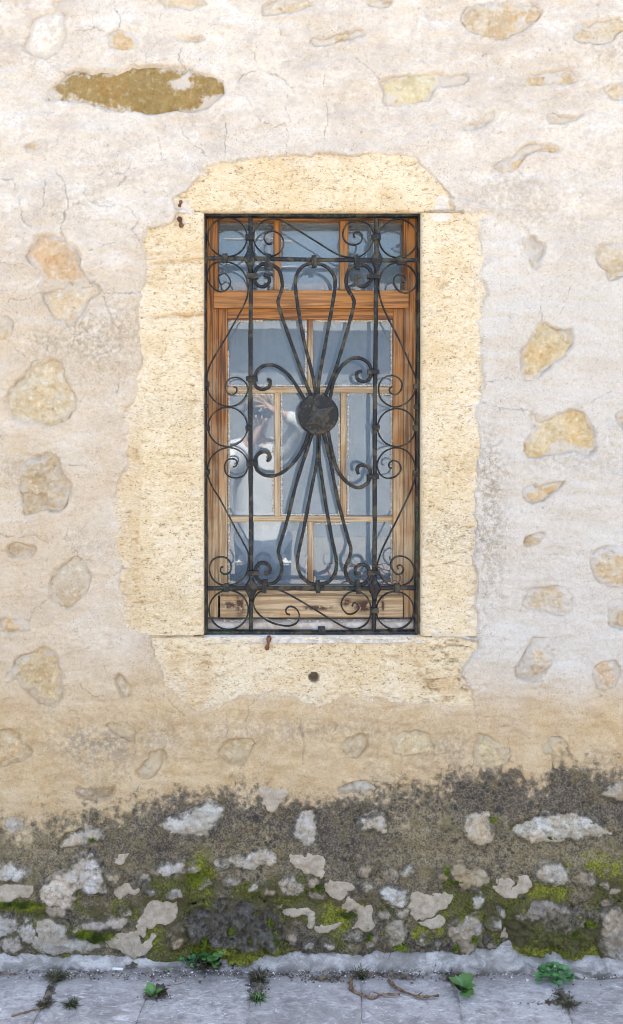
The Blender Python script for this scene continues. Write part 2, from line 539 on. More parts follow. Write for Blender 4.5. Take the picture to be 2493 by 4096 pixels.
def mesh_np(name, verts, faces, smooth=True, attrs=None):
    me = bpy.data.meshes.new(name)
    V = np.asarray(verts, dtype=np.float32); F = np.asarray(faces, dtype=np.int32)
    me.vertices.add(len(V)); me.vertices.foreach_set('co', V.ravel())
    n = F.shape[1]
    me.loops.add(F.size); me.loops.foreach_set('vertex_index', F.ravel())
    me.polygons.add(len(F))
    me.polygons.foreach_set('loop_start', np.arange(0, F.size, n, dtype=np.int32))
    me.polygons.foreach_set('use_smooth', np.full(len(F), smooth, dtype=bool))
    for k, v in (attrs or {}).items():
        a = me.attributes.new(k, 'FLOAT', 'POINT')
        a.data.foreach_set('value', np.asarray(v, dtype=np.float32).ravel())
    me.update(calc_edges=True)
    return me

def mesh_py(name, verts, faces, smooth=False, attrs=None):
    me = bpy.data.meshes.new(name)
    me.from_pydata([tuple(v) for v in verts], [], faces)
    if smooth:
        me.polygons.foreach_set('use_smooth', [True] * len(me.polygons))
    for k, v in (attrs or {}).items():
        a = me.attributes.new(k, 'FLOAT', 'POINT')
        a.data.foreach_set('value', np.asarray(v, dtype=np.float32).ravel())
    me.update()
    return me

def box_mesh(name, x0, x1, y0, y1, z0, z1, bevel=.0, org=(0, 0, 0), sub=0):
    bm = bmesh.new()
    bmesh.ops.create_cube(bm, size=1)
    for v in bm.verts:
        v.co = Vector((x0 + (v.co.x + .5) * (x1 - x0), y0 + (v.co.y + .5) * (y1 - y0), z0 + (v.co.z + .5) * (z1 - z0))) - Vector(org)
    if bevel:
        bmesh.ops.bevel(bm, geom=bm.edges[:], offset=bevel, segments=2, affect='EDGES', profile=.6)
    me = bpy.data.meshes.new(name)
    bm.to_mesh(me); bm.free()
    return me

# ================================================================== THE WALL
OPX0, OPX1, OPY0, OPY1 = 815, 1689, 843, 2552     # window opening in photo pixels
ox0, oz1 = XZ(OPX0, OPY0); ox1, oz0 = XZ(OPX1, OPY1)

W_ = (.72, .67, .59); P_ = (.62, .53, .42); Y_ = (.66, .52, .29); O_ = (.64, .45, .26)
T_ = (.52, .40, .27); B_ = (.40, .31, .22); G_ = (.50, .46, .41); K_ = (.13, .125, .115); V_ = (.36, .255, .095)
L_ = (.56, .52, .46)
# frame, outline, colour, height of the stone above the plaster (mm), roughness (mm), what it looks like
STONES = [
 (FA, [(150,115),(210,75),(275,65),(325,85),(315,160),(290,230),(220,275),(160,265),(105,240),(130,180)], (.80,.77,.71), -1, 2, 'w'),
 (FA, [(255,25),(300,5),(355,20),(340,60),(290,65),(260,50)], T_, -2, 4, ''),
 (FA, [(530,165),(570,140),(610,155),(655,190),(660,215),(600,240),(540,235),(525,200)], O_, -3, 4, ''),
 (FA, [(225,480),(270,400),(330,350),(400,345),(560,345),(680,305),(850,325),(940,345),(1040,385),(1075,420),(1060,480),(980,520),(850,535),(700,545),(560,535),(460,515),(390,495),(300,480)], V_, -3, 3, 'olive'),
 (FA, [(120,700),(170,675),(220,690),(190,715),(130,720)], T_, -2, 3, ''),
 (FA, [(770,10),(860,-20),(1000,15),(960,35),(830,35)], P_, -3, 3, ''),
 (FA, [(1250,60),(1300,5),(1450,-10),(1495,30),(1400,70),(1320,80)], P_, -3, 3, ''),
 (FA, [(865,170),(930,172),(990,180),(960,197),(880,192)], P_, -2, 3, ''),
 (FB, [(720,60),(800,20),(900,5),(1050,20),(1120,60),(1070,120),(1000,160),(920,175),(850,160),(760,140)], (.62,.50,.38), 0, 6, ''),
 (FB, [(1255,160),(1290,115),(1380,110),(1490,100),(1520,150),(1430,200),(1330,210),(1270,200)], P_, -1, 4, ''),
 (FB, [(330,390),(480,355),(610,340),(630,400),(590,450),(560,480),(380,500),(345,450)], (.60,.54,.34), -2, 2, ''),
 (FB, [(1030,370),(1100,350),(1200,325),(1270,355),(1265,395),(1150,390),(1040,395)], T_, -3, 3, ''),
 (FB, [(625,345),(750,365),(740,405),(640,410)], B_, -2, 3, ''),
 (FB, [(-10,185),(80,178),(150,162),(250,138),(245,168),(160,195),(70,212),(-10,212)], G_, -2, 3, ''),
 (FB, [(730,575),(800,585),(880,545),(880,570),(820,610),(740,610)], P_, -2, 4, ''),
 (FB, [(1140,550),(1240,555),(1300,545),(1260,590),(1150,600)], P_, -2, 4, ''),
 (FB, [(870,790),(960,750),(1020,700),(1150,690),(1190,715),(1110,740),(1030,765),(960,810)], O_, -3, 5, ''),
 (FB, [(1395,405),(1480,400),(1530,420),(1530,470),(1440,480),(1420,440)], P_, -2, 4, ''),
 (FB, [(280,10),(340,-10),(400,-5),(385,22),(300,24)], B_, -3, 4, ''),
 (FC, [(170,310),(205,220),(260,170),(340,155),(430,165),(520,195),(560,240),(580,310),(590,400),(635,490),(500,495),(380,515),(305,505),(300,450),(210,370)], (.66,.48,.31), 1, 4, 'orange'),
 (FC, [(300,545),(400,525),(540,505),(670,500),(710,570),(650,620),(600,720),(520,790),(430,760),(350,700),(310,620)], (.62,.54,.45), 1, 4, ''),
 (FC, [(-40,740),(60,740),(95,800),(70,860),(-40,870)], T_, -2, 4, ''),
 (FC, [(50,1270),(180,1130),(200,1070),(300,1050),(400,1060),(470,1130),(500,1230),(560,1330),(540,1400),(430,1470),(280,1480),(100,1450),(40,1370)], (.63,.54,.40), -2, 4, ''),
 (FC, [(160,1830),(230,1730),(330,1710),(410,1740),(430,1830),(490,1930),(490,2001),(470,2071),(400,2121),(250,2126),(160,2111),(155,1950)], (.47,.38,.29), -2, 6, ''),
 (FD, [(785,265),(840,170),(885,190),(950,235),(925,310),(905,395),(860,370),(820,300)], (.64,.54,.37), -2, 5, ''),
 (FD, [(1335,240),(1380,215),(1540,240),(1540,380),(1430,490),(1390,420),(1320,330)], P_, -2, 5, ''),
 (FD, [(770,1000),(790,945),(870,840),(930,780),(1040,815),(1130,800),(1145,910),(1110,1000),(1060,1070),(930,1150),(830,1160),(780,1090)], Y_, -4, 5, 'yellow'),
 (FD, [(860,1410),(980,1450),(1100,1400),(1200,1420),(1250,1500),(1300,1590),(1310,1720),(1150,1710),(980,1730),(820,1715),(840,1600),(880,1500)], Y_, -4, 5, ''),
 (FD, [(800,1960),(860,1900),(960,1920),(1090,1910),(1060,1960),(950,2030),(860,2050)], O_, -2, 5, ''),
 (FD, [(1450,1430),(1540,1400),(1540,1560),(1460,1520)], G_, -2, 4, ''),
 (FE, [(60,400),(150,380),(250,420),(255,470),(180,500),(90,490),(50,450)], (.55,.45,.35), -2, 5, ''),
 (FE, [(350,690),(370,600),(440,540),(540,490),(610,560),(635,640),(600,760),(530,830),(470,840),(380,790)], (.54,.43,.33), -2, 3, ''),
 (FE, [(-40,960),(60,925),(150,925),(180,950),(150,1000),(60,1020),(-40,1030)], O_, -2, 5, ''),
 (FE, [(65,1330),(100,1230),(200,1160),(280,1130),(370,1145),(415,1210),(430,1330),(440,1460),(400,1510),(280,1510),(190,1440),(120,1370)], (.60,.43,.22), -3, 5, ''),
 (FE, [(-40,1730),(60,1710),(150,1750),(150,1810),(230,1860),(200,1920),(100,1950),(-40,1960)], (.60,.44,.25), 0, 5, ''),
 (FE, [(750,1660),(830,1650),(930,1670),(940,1740),(900,1770),(820,1730)], (.62,.44,.20), -2, 4, ''),
 (FE, [(960,1980),(1050,1900),(1130,1850),(1170,1880),(1150,1960),(1080,2030),(980,2030)], (.60,.46,.28), -2, 4, ''),
 (FE, [(800,1400),(850,1290),(910,1370),(910,1470),(850,1490)], P_, -4, 4, ''),
 (FF, [(790,390),(830,340),(940,330),(940,360),(870,390),(840,420)], T_, -2, 5, ''),
 (FF, [(1260,520),(1320,440),(1420,420),(1540,450),(1540,660),(1400,665),(1290,620)], P_, 0, 5, ''),
 (FF, [(790,820),(820,740),(920,700),(1030,690),(1130,770),(1150,870),(1060,910),(940,880),(860,860)], (.57,.50,.42), -2, 4, ''),
 (FF, [(1390,860),(1420,810),(1540,800),(1540,980),(1410,970)], (.50,.45,.42), -2, 4, ''),
 (FF, [(745,1330),(760,1220),(850,1120),(880,1070),(970,1075),(990,1180),(970,1280),(900,1350),(840,1370)], (.62,.52,.40), -2, 5, ''),
 (FF, [(1270,1330),(1330,1240),(1420,1220),(1460,1290),(1440,1380),(1360,1430),(1300,1400)], (.66,.43,.27), -2, 4, ''),
 (FF, [(470,1760),(560,1780),(640,1830),(700,1900),(680,1960),(560,1980),(460,1950)], (.62,.48,.25), -1, 5, ''),
 (FF, [(945,1880),(1000,1800),(1070,1780),(1120,1830),(1150,1900),(1090,1910),(1060,2000),(1010,2010),(990,1900)], (.60,.47,.27), -1, 6, ''),
 (FG, [(1115,640),(1135,565),(1220,550),(1270,575),(1275,640),(1220,655),(1150,655)], (.67,.54,.33), 0, 3, ''),
 (FG, [(395,620),(430,580),(530,580),(540,610),(500,650),(480,680),(410,680)], (.58,.43,.23), -3, 5, ''),
 (FG, [(900,600),(940,560),(1000,560),(1000,610),(950,650)], (.55,.42,.25), -3, 5, ''),
 # the damp lower courses
 (FH, [(205,660),(260,610),(330,560),(380,515),(440,500),(480,550),(495,610),(490,690),(400,680),(340,740),(270,745),(215,720)], (.66,.62,.57), 12, 7, 'big white'),
 (FH, [(300,470),(330,420),(410,380),(470,400),(485,420),(420,450),(350,460)], L_, 5, 5, ''),
 (FH, [(770,340),(870,320),(930,290),(1000,255),(1070,270),(1060,320),(1010,390),(960,415),(870,390)], (.60,.56,.48), 4, 6, ''),
 (FH, [(750,560),(820,545),(880,540),(870,590),(780,600)], L_, 5, 5, ''),
 (FH, [(1110,540),(1180,510),(1260,495),(1330,540),(1280,565),(1170,580)], (.58,.52,.44), 5, 5, ''),
 (FH, [(900,880),(905,780),(960,745),(1100,750),(1250,730),(1330,790),(1340,860),(1310,960),(1180,975),(1050,960),(910,940)], K_, 14, 13, 'dark'),
 (FH, [(355,840),(450,820),(585,790),(595,830),(500,860),(380,870)], (.52,.45,.39), 10, 4, ''),
 (FH, [(230,740),(320,745),(315,785),(235,775)], (.36,.33,.28), 8, 3, ''),
 (FH, [(30,345),(70,325),(110,370),(50,385)], L_, 3, 4, ''),
 (FH, [(375,180),(450,190),(540,165),(530,220),(440,240),(390,220)], (.46,.38,.27), -3, 5, ''),
 (FH, [(1410,400),(1470,300),(1515,290),(1515,450),(1440,430)], L_, 4, 5, ''),
 (FH, [(-40,590),(60,550),(135,580),(110,610),(-40,625)], (.60,.57,.52), 6, 5, ''),
 (FH, [(20,910),(80,890),(95,930),(75,960),(20,950)], G_, 10, 4, ''),
 (FH, [(-40,800),(60,795),(85,830),(70,870),(-40,885)], G_, 10, 3, ''),
 (FH, [(90,860),(150,830),(175,880),(150,925),(100,905)], G_, 10, 3, ''),
 (FH, [(175,815),(300,815),(350,890),(460,925),(470,945),(300,970),(150,950),(160,900)], (.48,.45,.40), 9, 2, ''),
 (FI, [(260,330),(310,290),(340,310),(365,390),(310,385),(260,370)], (.60,.54,.46), 4, 5, ''),
 (FI, [(740,390),(780,310),(870,310),(865,440),(800,445)], (.55,.48,.38), 4, 5, ''),
 (FI, [(980,360),(1080,310),(1190,300),(1340,325),(1400,370),(1460,405),(1400,415),(1250,415),(1080,440),(1000,400)], (.64,.61,.53), 8, 7, ''),
 (FI, [(665,600),(700,545),(760,570),(830,560),(860,600),(840,640),(740,650),(690,635)], (.40,.33,.21), 9, 6, ''),
 (FI, [(1080,590),(1130,535),(1200,545),(1225,610),(1130,620)], (.52,.48,.41), 6, 5, ''),
 (FI, [(325,680),(400,650),(450,690),(450,750),(400,745),(340,710)], (.62,.60,.55), 6, 4, ''),
 (FI, [(665,860),(740,790),(800,800),(800,870),(770,940),(720,970),(690,930)], (.42,.37,.31), 12, 7, ''),
 (FI, [(370,930),(380,830),(440,800),(445,860),(430,930),(380,950)], (.40,.36,.28), 10, 6, ''),
 (FI, [(970,760),(1060,720),(1140,700),(1240,745),(1310,790),(1360,800),(1370,960),(1200,975),(1050,960),(960,880)], (.34,.29,.23), 16, 10, 'brown'),
 (FI, [(1380,800),(1450,760),(1540,760),(1540,950),(1384,960)], (.40,.35,.29), 14, 7, ''),
 (FI, [(1390,210),(1440,170),(1540,170),(1540,230),(1430,240)], (.42,.36,.28), 3, 5, ''),
 (FI, [(120,180),(180,160),(280,170),(290,200),(200,210),(130,200)], (.50,.44,.34), 2, 5, ''),
 (FI, [(760,700),(800,680),(830,720),(780,750)], L_, 6, 4, ''),
 (FI, [(260,935),(300,890),(330,930),(290,960)], (.40,.34,.28), 10, 5, ''),
]
# smooth pale patches where the dark growth has come away from the plaster
PATCHES = [
 (FH, [(-40,665),(60,640),(140,640),(180,670),(140,715),(-40,720)]),
 (FH, [(550,665),(590,650),(620,680),(665,680),(640,710),(570,710)]),
 (FH, [(650,790),(730,730),(800,710),(835,750),(830,820),(760,830),(730,850),(660,830)]),
 (FH, [(1250,205),(1300,190),(1360,195),(1365,250),(1310,300),(1265,280)]),
 (FH, [(550,545),(575,490),(605,485),(600,520),(570,550)]),
 (FH, [(1360,770),(1440,750),(1510,780),(1510,840),(1440,800),(1370,800)]),
 (FH, [(480,940),(560,880),(640,865),(660,920),(740,870),(720,930),(650,990),(560,960)]),
 (FH, [(1395,540),(1430,500),(1510,530),(1510,600),(1440,590)]),
 (FH, [(640,830),(690,820),(680,880),(640,870)]),
 (FI, [(-10,510),(50,510),(75,550),(50,610),(-10,640)]),
 (FI, [(60,640),(110,610),(170,625),(200,660),(150,695),(80,680)]),
 (FI, [(135,760),(170,700),(240,750),(290,760),(310,840),(260,890),(200,850),(210,780)]),
 (FI, [(-10,770),(30,790),(10,830),(-10,835)]),
 (FI, [(30,830),(130,830),(140,850),(60,860)]),
 (FI, [(465,680),(530,660),(580,690),(680,690),(680,740),(620,770),(560,790),(480,780)]),
 (FI, [(510,810),(620,800),(630,850),(560,850)]),
 (FI, [(890,640),(950,625),(955,660),(1010,605),(1070,650),(1000,690),(900,680)]),
 (FI, [(900,850),(930,840),(935,890),(900,885)]),
]
JAMB_L = src(FC, [(1440,-10),(1260,20),(1230,80),(1040,115),(1000,240),(1030,330),(1040,400),(1030,480),(990,560),(1000,700),(970,800),(990,900),(1015,1010),(990,1130),(975,1250),(930,1330),(870,1365),(860,1450),(890,1530),(900,1600),(880,1680),(900,1780),(850,1860),(830,1941)]) + \
         src(FE, [(850,250),(850,400),(860,560),(850,700),(880,800),(900,950),(960,1010),(1040,1045),(1440,1045)])
LINTEL = src(FA, [(985,1012),(845,1012),(840,960),(930,880),(970,820),(1060,780),(1150,770),(1300,755),(1400,750),(1490,745)]) + \
         src(FB, [(0,740),(150,745),(260,735),(400,745),(500,760),(560,820),(600,870),(660,920),(685,970),(690,1005),(525,1012)])
JAMB_R = src(FD, [(55,-8),(490,0),(470,100),(500,200),(495,420),(530,580),(495,620),(490,700),(480,770),(495,850),(485,1000),(495,1200),(490,1330),(460,1420),(480,1500),(490,1620),(475,1800),(465,1941)]) + \
         src(FF, [(470,100),(450,190),(480,260),(470,400),(460,600),(470,850),(470,1055),(50,1055)])
SILL = src(FG, [(95,152),(1460,157),(1475,190),(1400,260),(1395,310),(1430,380),(1440,455),(1300,440),(1200,430),(1000,415),(900,405),(800,440),(700,415),(560,395),(480,400),(400,430),(300,455),(240,420),(180,330),(130,240)])

CRACKS = [
 src(FA, [(540,0),(555,60),(575,90),(570,135)]), src(FA, [(780,65),(760,120),(700,145),(640,180)]), src(FA, [(690,225),(705,300)]), src(FA, [(870,225),(865,290),(890,325)]),
 src(FA, [(1135,390),(1180,355),(1240,330),(1310,350),(1370,385),(1415,440)]), src(FA, [(1135,415),(1190,475),(1225,530),(1255,585),(1310,605),(1365,595),(1385,650),(1380,740)]),
 src(FA, [(1380,450),(1375,520),(1385,590)]), src(FA, [(1080,550),(1090,620),(1075,680),(1085,755)]), src(FA, [(880,590),(875,640),(910,690),(985,745)]),
 src(FA, [(255,810),(290,850),(320,890),(325,980),(305,1070)]), src(FA, [(430,780),(415,850),(415,930),(450,970),(510,990),(560,980),(620,1000),(665,1055)]), src(FA, [(0,860),(65,865),(80,930),(110,1010),(115,1070)]),
 src(FA, [(455,850),(520,840),(590,840),(620,785)]), src(FA, [(565,975),(570,900),(600,850)]), src(FA, [(600,850),(650,905)]), src(FA, [(215,880),(220,1000)]), src(FA, [(760,670),(775,770)]), src(FA, [(235,310),(330,355)]),
 src(FA, [(380,150),(460,135),(520,160)]), src(FA, [(1160,200),(1220,260),(1230,290)]), src(FA, [(1340,105),(1345,175)]),
 src(FB, [(220,270),(290,330),(325,380)]), src(FB, [(85,470),(80,570),(70,665)]), src(FB, [(750,365),(742,410)]), src(FB, [(1050,160),(1110,235)]), src(FB, [(1380,20),(1375,100)]), src(FB, [(70,320),(65,400)]),
 src(FC, [(460,0),(440,80),(440,160)]), src(FC, [(165,60),(210,110)]), src(FC, [(930,0),(980,50),(940,110),(960,160),(1000,210)]), src(FC, [(0,345),(70,360),(160,355)]), src(FC, [(635,280),(740,235),(880,220)]),
 src(FC, [(730,570),(860,565),(990,565)]), src(FC, [(725,590),(770,700),(800,790),(860,830),(840,900),(855,1000),(840,1120),(830,1200),(820,1290)]), src(FC, [(590,820),(640,860),(700,880)]), src(FC, [(580,840),(520,890),(480,990)]),
 src(FC, [(290,545),(210,600),(60,610),(20,700)]), src(FC, [(100,960),(200,1040)]), src(FC, [(335,830),(335,980)]), src(FC, [(480,1780),(620,1800)]),
 src(FD, [(925,640),(925,770)]), src(FD, [(1130,520),(1100,620),(1045,720)]), src(FD, [(500,1330),(590,1370),(700,1395),(850,1400)]), src(FD, [(1170,1360),(1260,1345),(1420,1260)]), src(FD, [(480,1500),(475,1800),(540,1850)]), src(FD, [(530,1190),(700,1180)]),
 src(FE, [(505,160),(480,300),(460,360)]), src(FE, [(540,440),(560,510),(640,520)]), src(FE, [(330,790),(250,870),(200,945)]), src(FE, [(0,330),(90,350),(250,345),(330,410)]), src(FE, [(570,1390),(640,1450),(720,1480)]), src(FE, [(810,1490),(780,1570),(740,1610)]), src(FE, [(1190,1500),(1250,1560),(1300,1600)]), src(FE, [(960,1600),(930,1680)]), src(FE, [(470,1550),(550,1600)]), src(FE, [(150,1650),(120,1700)]), src(FE, [(1230,1700),(1230,1800)]),
 src(FF, [(450,190),(480,260),(480,360),(530,400)]), src(FF, [(560,960),(480,1030)]), src(FF, [(860,1070),(780,1120),(720,1190)]), src(FF, [(460,1580),(470,1660),(465,1750),(490,1800),(465,1900),(435,1980),(450,2029)]), src(FF, [(630,1700),(720,1640)]), src(FF, [(700,1920),(820,1950)]), src(FF, [(690,1760),(710,1900)]),
 src(FG, [(570,395),(510,440),(500,520),(510,570)]), src(FG, [(725,490),(745,600),(735,680)]), src(FG, [(420,470),(420,560),(395,610)]), src(FG, [(490,690),(490,780)]), src(FG, [(865,540),(880,520)]),
 src(FH, [(1055,0),(1070,60)]), src(FH, [(1165,170),(1190,240)]), src(FH, [(700,450),(715,520)]),
 src(FC, [(300,525),(400,517),(520,500),(672,494)]), src(FH, [(235,740),(320,745),(330,780)]), src(FB, [(600,862),(640,900),(690,950)]), src(FC, [(1262,0),(1262,40)]),
 src(FI, [(1365,800),(1372,880),(1375,960)]),
]

GRIME_X = [-1300, 0, 300, 450, 650, 790, 1040, 1243, 1345, 1500, 1700, 1850, 2000, 2250, 2493, 3800]
GRIME_Y = [3200, 3217, 3200, 3205, 3165, 3150, 3158, 3165, 3190, 3155, 3140, 3085, 3065, 3050, 3058, 3080]

def ell(px, py, cx, cy, rx, ry):
    return np.exp(-(((px - cx) / rx) ** 2 + ((py - cy) / ry) ** 2))

def masks(X, Z):
    px = X / S + GX; py = GY - Z / S
    gl = np.interp(px, GRIME_X, GRIME_Y)
    n1 = fbm(X, Z, .22, 5, 3); n2 = fbm(X, Z, .07, 4, 11); n3 = fbm(X, Z, .025, 3, 21)
    d = py - gl + 48 * n1 + 34 * n2 + 16 * n3
    left = sstep(900, 100, px)
    g = sstep(-70, 110, d) * (1 - .15 * left * sstep(150, 60, np.abs(d - 40)))
    g = g * (.86 + .30 * n2)
    g = g + .4 * sstep(60, 220, d) - .18 * ell(px, py, 230, 3330, 120, 50) - .3 * ell(px, py, 1600, 3330, 150, 60) - .1 * ell(px, py, 180, 3420, 150, 60)
    ms = .62 * sstep(3420, 3600, py + 60 * n1) + .42 * n2 + .15 * n1
    ms = ms - .22 + .85 * ell(px, py, 800, 3490, 75, 95) + .75 * ell(px, py, 2370, 3470, 190, 100) + .35 * ell(px, py, 1800, 3640, 420, 90) \
        + .5 * ell(px, py, 1000, 3560, 260, 60) + .4 * ell(px, py, 130, 3620, 150, 40) + .3 * ell(px, py, 620, 3740, 200, 60) - .3 * ell(px, py, 250, 3450, 200, 70)
    ms = np.clip(ms, 0, 1) * sstep(3330, 3420, py + 40 * n2)
    ms = np.maximum(ms, .33 * ell(px, py, 1480, 3130, 180, 40))
    warm = sstep(2350, 2950, py + 130 * n1 - 160 * sstep(1700, 1900, px) * sstep(2900, 2600, py)) * .95
    warm = np.maximum(warm, .50 * sstep(1100, 2200, py + 180 * n1) * sstep(1000, 200, px))
    warm = np.maximum(warm, .40 * sstep(1000, 400, px) * sstep(700, 1500, py))
    warm = np.clip(warm + .12 * n2 * (warm > .05), 0, 1)
    cool = sstep(1650, 2000, px + 100 * n1) * sstep(700, 1300, py) * sstep(3000, 2500, py)
    cool = np.maximum(cool, .45 * sstep(2900, 2500, py) * sstep(1200, 1900, py) * sstep(.0, .5, n1))
    dirt_shade = .75 * ell(px, py, 1960, 1900, 55, 190) + .6 * ell(px, py, 1960, 2200, 70, 200) + .7 * ell(px, py, 480, 2960, 330, 80) \
        + .6 * ell(px, py, 1230, 2920, 380, 45) + .55 * ell(px, py, 1800, 2990, 110, 70) + .35 * ell(px, py, 400, 1400, 200, 150) \
        + .5 * ell(px, py, 180, 1370, 90, 50) + .35 * ell(px, py, 2300, 1850, 200, 50) + .3 * sstep(.35, .8, n1)
    patch = np.zeros(X.shape)
    soot = .34 + .35 * sstep(3460, 3580, py) + 1.3 * ell(px, py, 2230, 3150, 430, 120) + .75 * ell(px, py, 800, 3250, 260, 110) + .75 * ell(px, py, 1330, 3290, 190, 130) \
        + .5 * ell(px, py, 450, 3380, 160, 90) + .6 * ell(px, py, 1000, 3600, 260, 60) + .5 * ell(px, py, 1830, 3600, 90, 160) - .3 * ell(px, py, 1640, 3330, 120, 130) + .25 * n1
    lush = .95 * ell(px, py, 800, 3485, 62, 85) + .62 * ell(px, py, 2400, 3450, 150, 90) + .5 * ell(px, py, 2200, 3560, 110, 40) + .5 * ell(px, py, 110, 3620, 120, 28) \
        + .45 * ell(px, py, 600, 3740, 90, 50) + .42 * ell(px, py, 1380, 3720, 110, 60) + .55 * ell(px, py, 1720, 3740, 200, 45) + .5 * ell(px, py, 1420, 3640, 130, 40) + .45 * ell(px, py, 1900, 3680, 120, 60) + .4 * ell(px, py, 960, 3560, 120, 40) + .35 * ell(px, py, 690, 3640, 70, 40) + .4 * ell(px, py, 480, 3600, 60, 40) + .35 * ell(px, py, 250, 3790, 40, 30) + .22 * n2 * sstep(3480, 3600, py)
    return dict(grime=np.clip(g, 0, 1), moss=ms, warm=warm, cool=cool, dirt_shade=np.clip(dirt_shade, 0, 1), patch=patch, soot=np.clip(soot, 0, 1.3), lush=np.clip(lush * 1.1 + .25 * n3 * (lush > .12), 0, 1) * sstep(3340, 3420, py))

# fine grid in view, coarser beyond
def axis(segs):
    out = []
    for a, b, st in segs:
        n = max(1, int(round((b - a) / st)))
        out.append(np.linspace(a, b, n, endpoint=False))
    out.append(np.array([segs[-1][1]]))
    return np.concatenate(out)
WALL_TOP, WALL_X = 4.3, 5.0
gx = axis([(-WALL_X, -2.2, .10), (-2.2, -1.0, .014), (-1.0, 1.0, .0034), (1.0, 2.2, .014), (2.2, WALL_X, .10)])
gz = axis([(-.02, 3.03, .0034), (3.03, WALL_TOP, .03)])
NX, NZ = len(gx), len(gz)
X, Z = np.meshgrid(gx, gz)          # rows are z

def wall_form(X, Z):
    return .007 * fbm(X, Z, .55, 3, 5)

def plaster_base(X, Z):
    py = GY - Z / S
    low = sstep(3050, 3400, py)
    h = wall_form(X, Z) + .0075 * fbm(X, Z * 1.7, .16, 4, 8) + .0016 * fbm(X, Z, .03, 3, 15)
    h = h + .0042 * np.abs(fbm(X + .05 * fbm(X, Z, .3, 2, 2), Z * 2.6, .12, 3, 44)) * (1 - low)
    h = h + low * (.0065 * fbm(X, Z, .11, 4, 31) + .0022 * fbm(X, Z, .022, 3, 37))
    return h
H = plaster_base(X, Z)
MK = masks(X, Z)

def block(poly, pad):
    P = np.array(poly)
    i0, i1 = np.searchsorted(gx, [P[:, 0].min() - pad, P[:, 0].max() + pad])
    j0, j1 = np.searchsorted(gz, [P[:, 1].min() - pad, P[:, 1].max() + pad])
    return slice(max(j0 - 1, 0), min(j1 + 1, NZ)), slice(max(i0 - 1, 0), min(i1 + 1, NX))

def poly_m(pts, n=4):
    return [tuple(p) for p in catmull([XZ(*p) for p in pts], n, True)]

def warp(X, Z, amp=.0060, seed=60):
    return (X + amp * (1.3 * fbm(X, Z, .07, 2, seed) + .75 * fbm(X, Z, .018, 3, seed + 3)),
            Z + amp * (1.3 * fbm(X, Z, .07, 2, seed + 7) + .75 * fbm(X, Z, .018, 3, seed + 5)))

class Stone:
    pass
stones = []
rs = random.Random(3)
specs = [(src(f, p), c, o, r, w) for f, p, c, o, r, w in STONES]
# stones beyond the photograph's edges, so that the wall goes on
for k in range(46):
    sgn = -1 if k % 2 else 1
    cx_ = GX + sgn * (1246 + rs.uniform(110, 1500)); cy_ = rs.uniform(100, 3760)
    ra, rb = rs.uniform(50, 130), rs.uniform(35, 90)
    pts = []
    for i in range(10):
        a = i / 10 * 2 * math.pi
        q = rs.uniform(.75, 1.2)
        pts.append((cx_ + ra * q * math.cos(a), cy_ + rb * q * math.sin(a)))
    low = cy_ > 3150
    specs.append((pts, rs.choice([P_, Y_, O_, T_] if not low else [L_, G_, T_]), rs.uniform(3, 9) if low else rs.uniform(-2, 2), 5, 'beyond'))
# small rubble packed between the big stones at the foot of the wall
taken = [(np.mean([q[0] for q in sp[0]]), np.mean([q[1] for q in sp[0]]), max(np.ptp([q[0] for q in sp[0]]), np.ptp([q[1] for q in sp[0]])) / 2) for sp in specs]
taken += [(np.mean([q[0] for q in src(f_, p_)]), np.mean([q[1] for q in src(f_, p_)]), np.ptp([q[0] for q in src(f_, p_)]) / 2) for f_, p_ in PATCHES]
made = 0
for _ in range(1500):
    cx_, cy_ = rs.uniform(20, 2470), rs.uniform(3470, 3780)
    ra = rs.uniform(20, 52); rb = ra * rs.uniform(.5, .85)
    if any(math.hypot(cx_ - a, (cy_ - b) * 1.25) < ra + r_ * .95 + 6 for a, b, r_ in taken): continue
    pts = []
    rot = rs.uniform(-.4, .4)
    for i in range(8):
        a = i / 8 * 2 * math.pi; q = rs.uniform(.72, 1.2)
        u, v = ra * q * math.cos(a), rb * q * math.sin(a)
        pts.append((cx_ + u * math.cos(rot) - v * math.sin(rot), cy_ + u * math.sin(rot) + v * math.cos(rot)))
    specs.append((pts, rs.choice([G_, L_, (.40, .34, .26), (.46, .40, .31), B_, (.36, .32, .27)]), rs.uniform(4, 10), 5, 'small'))
    taken.append((cx_, cy_, ra)); made += 1
    if made >= 42: break
